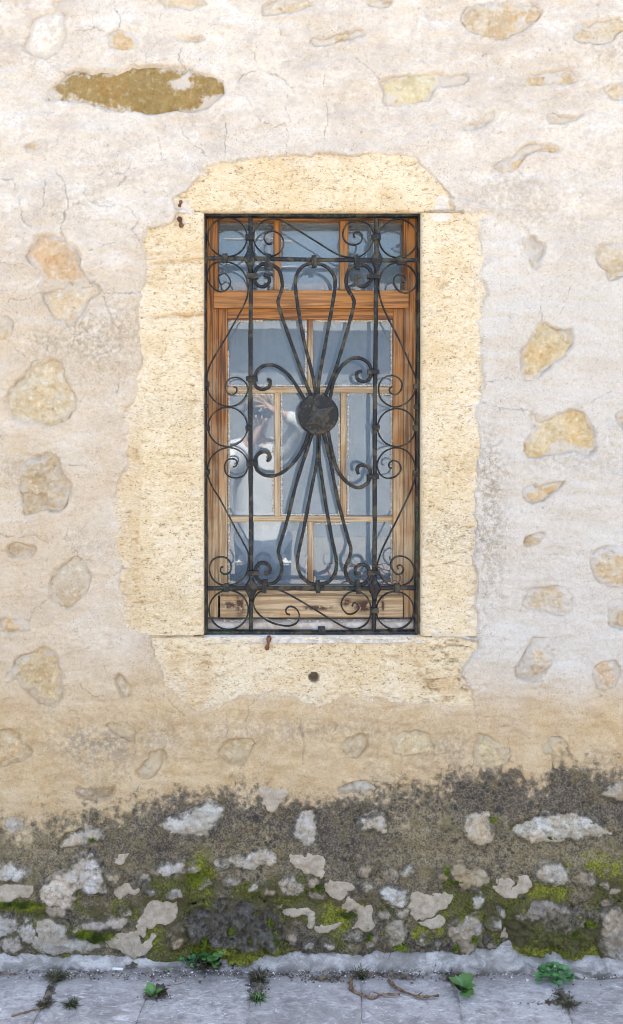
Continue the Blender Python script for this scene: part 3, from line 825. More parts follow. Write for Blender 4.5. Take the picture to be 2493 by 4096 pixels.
for pts, c, off, rough, why in specs:
    st = Stone()
    upper = max(p[1] for p in pts) < 3150
    tgt = np.array((.80, .68, .47)) if upper else np.array((.74, .65, .52)); mixf = (.45 if why not in ('olive', 'w', 'orange') else (.0 if why == 'olive' else .15)) if upper else (.12 if why not in ('dark', 'brown') else 0)
    c = tuple(float(q) for q in np.array(c) * (1 - mixf) + tgt * mixf)
    rough = rough * 1.5
    st.fade = rs.uniform(.25, 1.25) if why not in ('w', 'yellow', 'orange') else .45
    st.poly = poly_m(pts, 3); st.col = c; st.off = (off - 1 if upper else off * 1.5) / 1000; st.rough = rough / 1000; st.why = why
    stones.append(st)
    sj, si = block(st.poly, .05)
    x, z = X[sj, si], Z[sj, si]
    wx, wz = warp(x, z)
    d = sdist(st.poly, wx, wz)
    st.mean = float(np.mean((H[sj, si] - wall_form(x, z))[d < 0])) if (d < 0).any() else 0.0
    lowz = st.poly[0][1] < XZ(0, 3150)[1]
    lip = .0032 if not lowz else .0016
    thin = .5 + .5 * np.clip(fbm(x, z, .06, 2, 333), -1, 1)          # where the plaster feathers out over the stone
    H[sj, si] += lip * np.exp(-np.clip(d, 0, 1) / .018) * (d > 0) * thin - (.013 * np.exp(-np.clip(d, 0, 1) / .006) * (d > 0) if lowz else 0) - (.014 + max(0, -st.off)) * sstep(.003 + .010 * (1 - thin), -.005 - .012 * (1 - thin), d)
for fr, pts in PATCHES:
    poly = poly_m(src(fr, pts), 3)
    sj, si = block(poly, .03)
    x, z = X[sj, si], Z[sj, si]
    wx, wz = warp(x, z, .009)
    d = sdist(poly, wx, wz)
    f = sstep(.003, -.003, d)
    MK['patch'][sj, si] = np.maximum(MK['patch'][sj, si], f)
    H[sj, si] += .0045 * f
BLOCKS = [('left', JAMB_L), ('lintel', LINTEL), ('right', JAMB_R), ('sill', SILL)]
for nm, pts in BLOCKS:
    poly = [XZ(*p) for p in pts]
    sj, si = block(poly, .04)
    x, z = X[sj, si], Z[sj, si]
    wx, wz = warp(x, z, .006, 77)
    d = sdist(poly, wx, wz)
    thin = .5 + .5 * np.clip(1.4 * fbm(x, z, .09, 2, 353), -1, 1)
    H[sj, si] += .0035 * thin * np.exp(-np.clip(d, 0, 1) / .03) * (d > 0) - .022 * sstep(.002 + .016 * (1 - thin), -.006 - .014 * (1 - thin), d)
CR = np.zeros(X.shape)
for k, pts in enumerate(CRACKS):
    line = [XZ(*p) for p in pts]
    sj, si = block(line, .02)
    x, z = X[sj, si], Z[sj, si]
    wx, wz = warp(x, z, .0030, 90 + k % 5)
    wx = wx + .0035 * fbm(x, z, .012, 2, 97); wz = wz + .0035 * fbm(x, z, .012, 2, 98)
    best = np.full(x.shape, 9.0)
    for (ax, az), (bx, bz) in zip(line[:-1], line[1:]):
        ex, ez = bx - ax, bz - az
        t = np.clip(((wx - ax) * ex + (wz - az) * ez) / (ex * ex + ez * ez + 1e-12), 0, 1)
        best = np.minimum(best, np.hypot(wx - ax - t * ex, wz - az - t * ez))
    wide = .0023 if k < len(CRACKS) - 5 else .0055
    f = sstep(wide, wide * .25, best) * np.clip(.5 + .5 * fbm(x, z, .05, 2, 70 + k), .10, .52)
    CR[sj, si] = np.maximum(CR[sj, si], f)
    H[sj, si] -= (.0022 if k < len(CRACKS) - 5 else .02) * f
# lime dribbles, a bored hole in the sill stone and dark knocks
MK['crack'] = CR

def grid_faces(ny, nx, keep=None):
    idx = np.arange(ny * nx).reshape(ny, nx)
    a = idx[:-1, :-1]; b = idx[:-1, 1:]; c = idx[1:, 1:]; d = idx[1:, :-1]
    F = np.stack([a, b, c, d], -1)
    if keep is not None:
        k = keep[:-1, :-1] & keep[:-1, 1:] & keep[1:, 1:] & keep[1:, :-1]
        return F[k]
    return F.reshape(-1, 4)

wall = empty('stone_house_wall', (0, .25, 0))
tag(wall, 'old plastered rubble stone wall with dressed limestone window surround and mossy damp foot', 'wall')
keep = ~((X > ox0 - .03) & (X < ox1 + .03) & (Z > oz0 - .02) & (Z < oz1 + .02)) & (np.hypot(X / S + GX - 1257, GY - Z / S - 2713) > 34)
V = np.stack([X, -H, Z], -1).reshape(-1, 3)
me = mesh_np('plaster', V, grid_faces(NZ, NX, keep), True, {k: MK[k] for k in ('grime', 'moss', 'warm', 'cool', 'dirt_shade', 'patch', 'crack', 'soot', 'lush')})
plaster = link('plaster', me, M['plaster'], wall)
plaster['label'] = 'cracked off-white lime plaster, ochre then dark and mossy lower down'

def clean(me):
    bm = bmesh.new(); bm.from_mesh(me)
    bmesh.ops.delete(bm, geom=[v for v in bm.verts if not v.link_faces], context='VERTS')
    bm.to_mesh(me); bm.free()
clean(me)

# ---- the rubble stones that show through the plaster
for k, st in enumerate(stones):
    P = np.array(st.poly)
    pad = .026
    stp = .0042 if st.why != 'beyond' else .014
    xs = np.arange(P[:, 0].min() - pad, P[:, 0].max() + pad, stp); zs = np.arange(P[:, 1].min() - pad, P[:, 1].max() + pad, stp)
    x, z = np.meshgrid(xs, zs)
    wx, wz = warp(x, z)
    d = sdist(st.poly, wx, wz)
    size = math.sqrt((P[:, 0].max() - P[:, 0].min()) * (P[:, 1].max() - P[:, 1].min()))
    h = wall_form(x, z) + st.mean + st.off + st.rough * (1.0 * fbm(x, z, .05, 4, 100 + k) + .45 * fbm(x, z, .014, 3, 140 + k) + .28 * fbm(x, z, .0085, 1, 180 + k)) + .06 * size * (1 - np.exp(np.clip(d, -1, 0) / (.2 * size))) - .02 * size
    cell = np.floor(3 * fbm(x, z, .09, 2, 230 + k)) * st.rough * .35       # broken facets
    h = h + cell
    if st.why == 'dark':
        h = h - .018 * np.abs(fbm(x, z, .028, 3, 300)) + .008
    h = h - .004 * sstep(-.010, .006, d) - .03 * sstep(.008, .022, d)
    kp = d < .021
    cx_, cz_ = float(P[:, 0].mean()), float(P[:, 1].mean())
    mk = masks(x, z)
    py = GY - z / S
    # growth keeps to the rims and the hollows of the stones
    rim = sstep(-.02, .004, d + .008 * fbm(x, z, .03, 3, 9))
    film = np.clip(sstep(-.012 - .022 * st.fade, .002, d + .030 * st.fade * fbm(x, z, .05, 4, 19 + k)) * (1.0 if py.mean() < 3150 else .25), 0, 1)
    if st.why == 'olive':
        pxs = x / S + GX
        film = np.clip(film * .6 + 1.0 * ell(pxs, py, 725, 335, 60, 26) + .7 * ell(pxs, py, 835, 400, 60, 40) + .55 * ell(pxs, py, 215, 385, 25, 20), 0, 1)
    rim2 = sstep(-.009, .004, d + .006 * fbm(x, z, .03, 3, 9))
    gr = mk['grime'] * ((.20 if st.why != 'small' else .38) + .55 * rim2); mo = np.clip(mk['moss'] * (.18 + .8 * rim2), 0, 1)
    if st.why == 'dark':
        mo = np.clip(mo + .7 * sstep(3720, 3800, py + 30 * fbm(x, z, .05, 3, 4)), 0, 1)
        gr = np.clip(gr + .35, 0, 1)
    if st.why == 'brown':
        mo = np.clip(mo + .75 * sstep(3640, 3720, py + 30 * fbm(x, z, .08, 3, 4)), 0, 1)
        gr = np.clip(gr + .8 * sstep(3630, 3690, py + 20 * fbm(x, z, .08, 3, 5)), 0, 1)
    V = np.stack([x - cx_, -h, z - cz_], -1).reshape(-1, 3)
    me = mesh_np('rubble_stone', V, grid_faces(len(zs), len(xs), kp), True, {'grime': gr, 'moss': mo, 'patch': np.zeros(x.shape), 'film': film, 'warm': mk['warm'], 'soot': mk['soot'], 'lush': np.clip(mk['lush'] * rim * .9 + (.8 * sstep(3740, 3800, py + 30 * fbm(x, z, .04, 3, 41)) if st.why in ('dark', 'brown') else 0), 0, 1)})
    clean(me)
    o = link('rubble_stone', me, M['stone'], wall, (cx_, 0, cz_))
    o.color = (*st.col, 1)
    if st.why == 'olive': o['label'] = 'long olive-brown lens-shaped stone'
    if st.why == 'big white': o['label'] = 'big rough white stone near the foot'
    if st.why == 'dark': o['label'] = 'dark pitted stone with moss at the foot'
    if st.why == 'w': o['label'] = 'smooth near-white stone'

# ---- dressed stones round the window: real blocks with a rough face and a square reveal
def dressed(name, x0, x1, z0, z1, inner, label, seed, outline):
    """inner: which sides border the opening (their arris is worn round)"""
    nx = max(2, int((x1 - x0) / .004)); nz = max(2, int((z1 - z0) / .004))
    xs = np.linspace(x0, x1, nx); zs = np.linspace(z0, z1, nz)
    x, z = np.meshgrid(xs, zs)
    px = x / S + GX; py = GY - z / S
    h = wall_form(x, z) - .0065 + .0025 * fbm(x, z, .16, 3, seed) + .0022 * fbm(x, z * 1.8, .03, 4, seed + 5) + .0009 * fbm(x, z, .009, 2, seed + 9)
    pit = fbm(x, z * 2.2, .022, 3, seed + 20)
    h = h - .006 * sstep(.55, .95, pit)
    rust = .0 * h; dirt_shade = .0 * h; pale = .0 * h
    wob = .003 * fbm(x, z, .05, 3, seed + 2)
    de = np.full(x.shape, 9.0)
    for s in inner:
        de = np.minimum(de, {'R': x1 - x, 'L': x - x0, 'T': z1 - z, 'B': z - z0}[s])
    h = h - .010 * np.exp(-np.clip(de + wob, 0, 1) / .004)
    if name == 'jamb_stone' and 'R' in inner:
        for cy, amp in ((1040, 1.0), (1262, 1.2), (1010, .5), (1130, .4)):
            ln = cy - .08 * (px - 700) + 9 * fbm(x, z, .06, 3, seed + cy)
            f = np.exp(-((py - ln) / 7) ** 2) * sstep(560, 640, px) * amp
            rust = np.maximum(rust, f * .8); h = h - .006 * f
        rust = np.maximum(rust, .35 * ell(px, py, 700, 1050, 140, 130) * sstep(.0, .5, pit))
        step_ = sstep(568, 560, px + 4 * fbm(x, z, .1, 2, 3)) * (py > 1650)
        h = h + .004 * step_
        rust = np.maximum(rust, .35 * step_)
        dirt_shade = .35 * ell(px, py, 700, 1650, 150, 60) + .25 * ell(px, py, 700, 2400, 200, 120)
    elif name == 'jamb_stone':
        dirt_shade = .6 * ell(px, py, 1800, 2140, 110, 90) + .3 * ell(px, py, 1760, 1860, 90, 40)
        rust = .35 * ell(px, py, 1760, 1150, 120, 120) * sstep(0, .6, pit)
        pale = 1.3 * ell(px, py, 1765, 858, 42, 30)
    elif name == 'lintel_stone':
        dirt_shade = .5 * ell(px, py, 1255, 727, 40, 16)  # dark spot painted for the shade in a small hole
        pale = .30 * sstep(.3, .8, fbm(x, z, .2, 3, 8)) + 1.3 * ell(px, py, 1770, 815, 30, 40) + 1.1 * ell(px, py, 735, 830, 34, 30)
    elif name == 'sill_stone':
        rust = .55 * sstep(.1, .8, fbm(x, z * 1.5, .12, 4, 66)) * sstep(2560, 2640, py)
        r = np.hypot(px - 1257, py - 2713)
        h = h - .16 * sstep(20, 15, r); dirt_shade = np.maximum(dirt_shade, sstep(26, 12, r))  # shade inside the bore painted in, besides the real depth
        pale = .6 * sstep(2568, 2552, py + 5 * fbm(x, z, .05, 3, 6)) * sstep(800, 830, px) * sstep(1690, 1660, px)
        pk = sstep(.45, .85, fbm(x, z * 2, .03, 3, 72)) * (.25 + .75 * sstep(1600, 1750, px))
        h = h - .010 * pk; dirt_shade = np.maximum(dirt_shade, .7 * pk)  # pits sunk and tinted darker
    poly = [XZ(*p) for p in outline]
    dd = sdist(poly, *warp(x, z, .006, 77))
    pale = np.maximum(pale, .46 * sstep(-.040, -.002, dd + .034 * fbm(x, z, .06, 4, seed + 31)) * sstep(.004, .02, de))
    dep = .30
    front = np.stack([x, -h, z], -1).reshape(-1, 3)
    idx = np.arange(nz * nx).reshape(nz, nx)
    F = [tuple(f) for f in grid_faces(nz, nx)]
    ring = list(idx[0, :]) + list(idx[1:, -1]) + list(idx[-1, -2::-1]) + list(idx[-2:0:-1, 0])
    base = len(front)
    back = [(front[i][0], dep, front[i][2]) for i in ring]
    n = len(ring)
    for i in range(n):
        j = (i + 1) % n
        F.append((ring[j], ring[i], base + i, base + j))
    V = np.concatenate([front, np.array(back)])
    ext = lambda a: np.concatenate([np.asarray(a).ravel(), np.zeros(n)])
    me = mesh_np(name, V, np.array(F), True, {'rust': ext(rust), 'dirt_shade': ext(dirt_shade), 'pale': ext(pale)})
    try:
        bm = bmesh.new(); bm.from_mesh(me)
        bm.edges.ensure_lookup_table()
        for e in bm.edges:
            if len(e.link_faces) == 2 and e.calc_face_angle(0) > R(55):
                e.smooth = False
        bm.to_mesh(me); bm.free()
    except Exception:
        pass
    o = link(name, me, M['travertine'], wall)
    o['label'] = label
    return o
gap = .0012
jx0 = XZ(450, 0)[0]; jx1 = XZ(1965, 0)[0]
zt = XZ(0, 846)[1]; zb = XZ(0, 2543)[1]
dressed('jamb_stone', jx0, ox0, zb + gap, zt - gap, ['R'], 'left jamb stone with rusty bedding cracks', 401, JAMB_L)
dressed('jamb_stone', ox1, jx1, zb + gap - .004, zt - gap, ['L'], 'right jamb stone with a grey stain', 402, JAMB_R)
dressed('lintel_stone', XZ(680, 0)[0], XZ(1840, 0)[0], zt + gap, XZ(0, 590)[1], ['B'], 'lintel stone over the window', 403, LINTEL)
dressed('sill_stone', XZ(560, 0)[0], XZ(1945, 0)[0], XZ(0, 2860)[1], zb - gap - .004, ['T'], 'pitted sill stone with a bored hole', 404, SILL)

# ---- the mass of the wall and the house behind it
def multi_box(name, boxes):
    V, F = [], []
    for x0, x1, y0, y1, z0, z1 in boxes:
        b = len(V)
        V += [(x0, y0, z0), (x1, y0, z0), (x1, y1, z0), (x0, y1, z0), (x0, y0, z1), (x1, y0, z1), (x1, y1, z1), (x0, y1, z1)]
        F += [tuple(b + i for i in q) for q in ((0, 3, 2, 1), (4, 5, 6, 7), (0, 1, 5, 4), (1, 2, 6, 5), (2, 3, 7, 6), (3, 0, 4, 7))]
    return mesh_py(name, V, F)
e = .012
link('wall_core', multi_box('wall_core', [
    (-WALL_X, ox0 - e, .06, .5, -.3, WALL_TOP - .001), (ox1 + e, WALL_X, .06, .5, -.3, WALL_TOP - .001),
    (ox0 - e, ox1 + e, .06, .5, oz1 + e, WALL_TOP - .001), (ox0 - e, ox1 + e, .06, .5, -.3, oz0 - e - .02),
    (-WALL_X, WALL_X, .503, 5.0, -.3, WALL_TOP - .002)]), M['core'], wall)
link('wall_coping', multi_box('wall_coping', [(-WALL_X, WALL_X, -.02, .55, WALL_TOP, WALL_TOP + .06)]), M['core'], wall)

# ---- ragged lime mortar skirting where the wall meets the pavement
xs = np.concatenate([np.arange(-2.4, -1.0, .03), np.arange(-1.0, 1.0, .0045), np.arange(1.0, 2.4, .03)])
ts = np.linspace(0, 1, 22)
x, t = np.meshgrid(xs, ts)
px = x / S + GX
rt = np.interp(px, [-2000, 0, 300, 560, 700, 780, 1050, 1400, 1650, 1840, 1990, 2040, 2090, 2150, 2180, 2250, 2330, 2370, 2493, 4000],
               [.045, .042, .038, .012, .010, .02, .022, .03, .035, .032, .06, .078, .04, .058, .062, .035, .062, .045, .055, .04])
top = rt + .010 * fbm(x, x * 0, .05, 3, 5) + .006 * np.abs(fbm(x, x * 0, .02, 3, 12))
out_ = np.interp(px, [-2000, 0, 500, 800, 1050, 1500, 1900, 2493, 4000], [.05, .05, .035, .03, .045, .05, .06, .075, .06]) + .012 * fbm(x, x * 0, .11, 3, 25)
yy = -.004 - 1.25 * out_ * (t ** 1.1) - .003 * fbm(x, t * .08, .035, 3, 61) * np.sin(t * math.pi)
zz = top * (1 - t) ** 1.9 + .0025 * fbm(x, t * .08, .03, 3, 65) * (1 - t) - .004 * (t > .97)
yy[0] = .035; zz[0] -= .006
V = np.stack([x, yy, zz], -1).reshape(-1, 3)
sk = link('mortar_skirting', mesh_np('mortar_skirting', V, grid_faces(len(ts), len(xs))[:, ::-1], True, {'foot': sstep(.35, .95, t)}), M['skirting'], wall)
sk['label'] = 'ragged whitish mortar skirting along the pavement'

# ================================================================== GROUND
street = link('street', mesh_py('street', [(-400, -400, -.125), (400, -400, -.125), (400, -1.55, -.125), (-400, -1.55, -.125)], [(0, 1, 2, 3)]), M['asphalt'])
tag(street, kind='structure')
back = link('ground', mesh_py('ground', [(-400, .52, -.13), (400, .52, -.13), (400, 400, -.13), (-400, 400, -.13)], [(0, 1, 2, 3)]), M['asphalt'])
tag(back, kind='structure')
pav = link('pavement', multi_box('pavement', [(-30, 30, -1.42, .3, -.2, -.0045)]), M['joint'])
tag(pav, kind='structure')
kerb = empty('kerb', (0, -1.5, -.13)); tag(kerb, kind='structure')
for k in range(-4, 4):
    link('kerb_stone', box_mesh('kerb_stone', k * .8 + .004, k * .8 + .796, -1.56, -1.425, -.2, .0, .008), M['paving'], kerb)
rows = [(.02, -.3445, .33, -.105), (-.3455, -.68, .36, .10), (-.684, -1.0, .36, -.05), (-1.004, -1.415, .36, .13)]
SK = math.tan(R(5))
joint_x = [ground_at(p, 4000).x for p in (190, 588, 1010, 1455, 1845, 2265)]
for r, (y0, y1, w, sh) in enumerate(rows):
    if r == 0:
        edges = [joint_x[0] - .33 * k for k in range(5, 0, -1)] + joint_x + [joint_x[-1] + .33 * k for k in range(1, 6)]
    else:
        edges = [-2.7 + sh + w * k for k in range(16)]
    for a, b in zip(edges[:-1], edges[1:]):
        n = 22 if r == 0 else 8
        xs = np.linspace(0, 1, n); ys = np.linspace(0, 1, n)
        u, v = np.meshgrid(xs, ys)
        gpx = .0017
        x = a + gpx + (b - a - 2 * gpx) * u; y = y0 + (y1 - y0) * v
        x = x + SK * (y + .12) * 1.0
        x = x + .0022 * fbm(x, y, .05, 3, 5) * ((u == 0) | (u == 1)); 
        edge = np.minimum(np.minimum(u, 1 - u) * (b - a), np.minimum(v, 1 - v) * abs(y1 - y0))
        zc = .0025 * fbm(x, y, .12, 4, 81) + rs.uniform(-.0015, .0015) - .0022 * np.exp(-edge / .004)
        cx_, cy_ = float(x.mean()), float(y.mean())
        front = np.stack([x - cx_, y - cy_, zc], -1).reshape(-1, 3)
        idx = np.arange(n * n).reshape(n, n)
        F = [tuple(f)[::-1] for f in grid_faces(n, n)]
        ring = list(idx[0, :]) + list(idx[1:, -1]) + list(idx[-1, -2::-1]) + list(idx[-2:0:-1, 0])
        base = n * n
        bk = np.array([(front[i][0], front[i][1], -.02) for i in ring])
        for i in range(len(ring)):
            j = (i + 1) % len(ring)
            F.append((ring[i], ring[j], base + j, base + i))
        me = mesh_np('paving_slab', np.concatenate([front, bk]), np.array(F), True)
        link('paving_slab', me, M['paving'], pav, (cx_, cy_, 0))

# ================================================================== THE WINDOW
YF = .105        # face of the outer wooden frame
YC = .122        # face of the casement
YG = .145        # glass of the casement
YGT = .150       # glass of the top lights
win = empty('wooden_window', (0, YF, oz0))
tag(win, 'varnished pine window with small panes, three top lights and weathered bottom rail', 'window')

def wood(name, fr, x0, y0, x1, y1, yf, yb, axis, worn=0.0, worn2=None, bevel=.0022, burn=None):
    """a board whose face shows between two photo corners; worn: top and bottom weathering"""
    (a, b), (c, d) = src(fr, [(x0, y0), (x1, y1)])
    p = at(a, b, yf); q = at(c, d, yf)
    cx_, cz_ = (p.x + q.x) / 2, (p.z + q.z) / 2
    bm = bmesh.new()
    bmesh.ops.create_cube(bm, size=1)
    w, h = abs(q.x - p.x), abs(p.z - q.z)
    for v in bm.verts:
        v.co = Vector((v.co.x * w, (v.co.y + .5) * (yb - yf), v.co.z * h))
    bmesh.ops.bevel(bm, geom=bm.edges[:], offset=bevel, segments=2, affect='EDGES', profile=.6)
    cuts = 10
    long_axis = 2 if axis == 'z' else 0
    for k in range(1, cuts):
        co = [0, 0, 0]; no = [0, 0, 0]; no[long_axis] = 1
        L = h if axis == 'z' else w
        co[long_axis] = -L / 2 + L * k / cuts
        bmesh.ops.bisect_plane(bm, geom=bm.verts[:] + bm.edges[:] + bm.faces[:], plane_co=co, plane_no=no)
    me = bpy.data.meshes.new(name); bm.to_mesh(me); bm.free()
    n = len(me.vertices)
    co = np.zeros(n * 3); me.vertices.foreach_get('co', co); co = co.reshape(-1, 3)
    if worn2 is None: worn2 = worn
    f = (co[:, 2] + h / 2) / h
    wv = worn2 * (1 - f) + worn * f
    at1 = me.attributes.new('worn', 'FLOAT', 'POINT'); at1.data.foreach_set('value', wv.astype(np.float32))
    bv = np.zeros(n)
    at2 = me.attributes.new('burn', 'FLOAT', 'POINT'); at2.data.foreach_set('value', bv.astype(np.float32))
    return link(name, me, M['wood_' + axis], win, (cx_, yf, cz_))

# heights in the W1 frame for everything; the lower half is given in W2 and moved
def w2y(y):
    return (1650 + y * .63333 - 820) / .63333
# outer frame
fl = wood('frame_stile', W1, 56, 60, 146, w2y(1296), YF, .20, 'z', .1, .75)
wood('frame_stile', W1, 1320, 60, 1428, w2y(1296), YF, .20, 'z', .25, .7)
wood('frame_head', W1, 146, 60, 1320, 96, YF + .001, .20, 'x', 0)
wood('transom', W1, 117, 538, 1352, 650, YF - .012, .198, 'x', .05)
# top lights
wood('glazing_bar', W1, 497, 96, 545, 537, YF + .012, .165, 'z', 0, .55)
wood('glazing_bar', W1, 918, 96, 970, 537, YF + .012, .165, 'z', 0, .5)
# casement
wood('casement_stile', W1, 147, 651, 205, w2y(1160), YC, .175, 'z', .1, .85)
wood('casement_stile', W1, 1252, 651, 1319, w2y(1160), YC, .175, 'z', .15, .85)
wood('casement_rail', W1, 205, 651, 1252, 722, YC + .001, .174, 'x', 0)
wood('casement_rail', W1, 205, w2y(1096), 1252, w2y(1160), YC + .001, .174, 'x', .9)
GB = .131
wood('glazing_bar', W1, 205, 1150, 1252, 1186, GB, .170, 'x', 1.0)
wood('glazing_bar', W1, 205, w2y(655), 1252, w2y(690), GB, .170, 'x', 1.05)
wood('glazing_bar', W1, 712, 722, 745, 1150, GB + .001, .169, 'z', .35, .9)
wood('glazing_bar', W1, 503, 1186, 538, w2y(655), GB + .001, .169, 'z', .95, .9)
wood('glazing_bar', W1, 921, 1186, 957, w2y(655), GB + .001, .169, 'z', .95, .5)
wood('glazing_bar', W1, 714, w2y(690), 747, w2y(1096), GB + .001, .169, 'z', .9, .4)
wb = wood('weather_board', W1, 158, w2y(1161), 1316, w2y(1296), YF - .006, .174, 'x', 1.0)
wb['label'] = 'bleached bottom board with dark burn stains'
# scorch and rust stains soaked into the bottom board
bmw = wb.data
bm = bmesh.new(); bm.from_mesh(bmw)
bmesh.ops.subdivide_edges(bm, edges=[e_ for e_ in bm.edges if e_.calc_length() > .02], cuts=9, use_grid_fill=True)
bm.to_mesh(bmw); bm.free()
n = len(bmw.vertices); co = np.zeros(n * 3); bmw.vertices.foreach_get('co', co); co = co.reshape(-1, 3)
bo = wb.location
k_ = D / (D + YF)
pxx = CPX + (co[:, 0] + wloc(wb).x - CX) * k_ / S; pyy = CPY - (co[:, 2] + wloc(wb).z - CZ) * k_ / S
bv = np.zeros(n)
for (qx, qy, rx, ry) in ((285, 1215, 22, 55), (215, 1215, 40, 18), (770, 1232, 90, 12), (1065, 1220, 55, 30), (1185, 1210, 8, 45), (950, 1195, 30, 20)):
    (sx_, sy_), = src(W2, [(qx, qy)])
    bv = np.maximum(bv, 1.6 * ell(pxx, pyy, sx_, sy_, rx * .75, ry * .75))
bmw.attributes['burn'].data.foreach_set('value', bv.astype(np.float32))

# panes, each with its crumbling putty
PANES = [(118, 98, 497, 537, 't'), (545, 98, 918, 537, 't'), (970, 98, 1346, 537, 't'),
         (200, 722, 712, 1150, 'c'), (745, 722, 1252, 1150, 'c'),
         (205, 1186, 503, w2y(655), 'c'), (538, 1186, 921, w2y(655), 'c'), (957, 1186, 1252, w2y(655), 'c'),
         (205, w2y(690), 714, w2y(1096), 'c'), (747, w2y(690), 1252, w2y(1096), 'c')]
# which edges keep putty: L R T B
PUTTY = ['b', 'b', 'b', 'LTrB', 'RBt', 'LTR', 'LBr', 'LRt', 'Lr', 'Rlt']
rp = random.Random(21)
rpane = random.Random(5)
for k, (x0, y0, x1, y1, kind) in enumerate(PANES):
    yg = YGT if kind == 't' else YG
    (a, b), (c, d) = src(W1, [(x0 - 6, y0 - 6), (x1 + 6, y1 + 6)])
    p = at(a, b, yg); q = at(c, d, yg)
    w, h = q.x - p.x, p.z - q.z
    n = 14
    u, v = np.meshgrid(np.linspace(0, 1, n), np.linspace(0, 1, n))
    edge = np.exp(-np.minimum(np.minimum(u, 1 - u) * w, np.minimum(v, 1 - v) * h) / .016)
    tilt = rpane.uniform(-.004, .004); tilt2 = rpane.uniform(-.003, .003)
    f = np.stack([(u - .5) * w, tilt * (u - .5) * w + tilt2 * (v - .5) * h, (v - .5) * h], -1).reshape(-1, 3)
    g = f.copy(); g[:, 1] += .003
    F = grid_faces(n, n)
    me = mesh_np('pane', np.concatenate([f, g]), np.concatenate([F, F[:, ::-1] + n * n]), True, {'edge': np.concatenate([edge.ravel(), edge.ravel()])})
    pane = link('pane', me, M['glass'], win, ((p.x + q.x) / 2, yg, (p.z + q.z) / 2))
    # putty
    V, F = [], []
    def crumb(cx_, cz_, lx, lz, ly):
        b_ = len(V)
        ring = []
        m = 7
        for lev, sc_ in ((0, 1.0), (.7, .92), (1, .45)):
            for i in range(m):
                an = 2 * math.pi * i / m
                j = rp.uniform(.8, 1.2)
                V.append((cx_ + lx * sc_ * j * math.cos(an), -ly * lev * rp.uniform(.8, 1.1), cz_ + lz * sc_ * j * math.sin(an)))
        for lev in range(2):
            for i in range(m):
                j = (i + 1) % m
                F.append((b_ + lev * m + i, b_ + lev * m + j, b_ + (lev + 1) * m + j, b_ + (lev + 1) * m + i))
        F.append(tuple(b_ + 2 * m + i for i in range(m)))
    spec = PUTTY[k]
    hw, hh = w / 2 - .004, h / 2 - .004
    for ch in spec:
        up = ch.upper()
        vert = up in 'LR'
        Ltot = 2 * (hh if vert else hw)
        s = 0.004
        dens = .80 if ch.isupper() else .35
        state = True
        while s < Ltot - .004:
            ln = rp.uniform(.005, .013)
            if rp.random() < .10: state = rp.random() < dens
            corner = kind == 't'
            if corner and (.018 < s < Ltot - .02):
                s += ln; continue
            if state or corner:
                pos = s + ln / 2 - Ltot / 2
                th = rp.uniform(.0030, .0050)
                if vert:
                    crumb((-hw + .004) if up == 'L' else (hw - .004), pos, th, ln * .56, rp.uniform(.004, .008))
                else:
                    crumb(pos, (hh - .004) if up == 'T' else (-hh + .004), ln * .56, th, rp.uniform(.004, .008))
            s += ln * .9
    if V:
        link('putty', mesh_py('putty', V, F, True), M['putty'], pane, (0, 0, 0)).matrix_parent_inverse = Matrix.Identity(4)

# sill ledge: plastered step in front of the window, with crumbs
pL = at(*src(W2, [(60, 1300)])[0], .10)
ledge_z = at(*src(W2, [(600, 1330)])[0], .055).z
nose = .062
xs = np.linspace(ox0 - .008, ox1 + .008, 150); prof = [(.002, -.050), (.012, -.040), (.03, -.036), (nose - .004, -.034), (nose, -.030), (nose + .001, -.006), (nose + .006, -.0005), (.09, .001), (.13, .002)]
V = []
for (yy_, zz_) in prof:
    for x_ in xs:
        nn = float(fbm(np.array([x_]), np.array([yy_]), .05, 3, 9)[0])
        V.append((x_, yy_ + .002 * nn, ledge_z + zz_ + .0028 * nn))
led = link('window_ledge', mesh_np('window_ledge', V, grid_faces(len(prof), len(xs)), True), M['sill_plaster'], wall)
led['label'] = 'narrow plastered ledge under the window'

# curtain and dark room behind the panes
xs = np.linspace(ox0 + .02, ox1 - .02, 160)
zs = np.linspace(oz0 + .03, oz1 - .03, 12)
x, z = np.meshgrid(xs, zs)
y = .235 + .006 * np.sin(x * 42 + 1.5 * np.sin(x * 9)) + .003 * np.sin(x * 95)
cu = link('curtain', mesh_np('curtain', np.stack([x, y, z], -1).reshape(-1, 3), grid_faces(len(zs), len(xs)), True), M['curtain'])
tag(cu, 'pale blue-grey curtain hanging behind the window panes', 'curtain')
sm = cu.modifiers.new('thick', 'SOLIDIFY'); sm.thickness = .002

# ================================================================== THE GRILLE
YI = .048      # middle of the ironwork
gr = empty('window_grille', (0, YI, oz0))
tag(gr, 'black wrought iron window grille with scrolls, petals and a round central boss', 'grille')

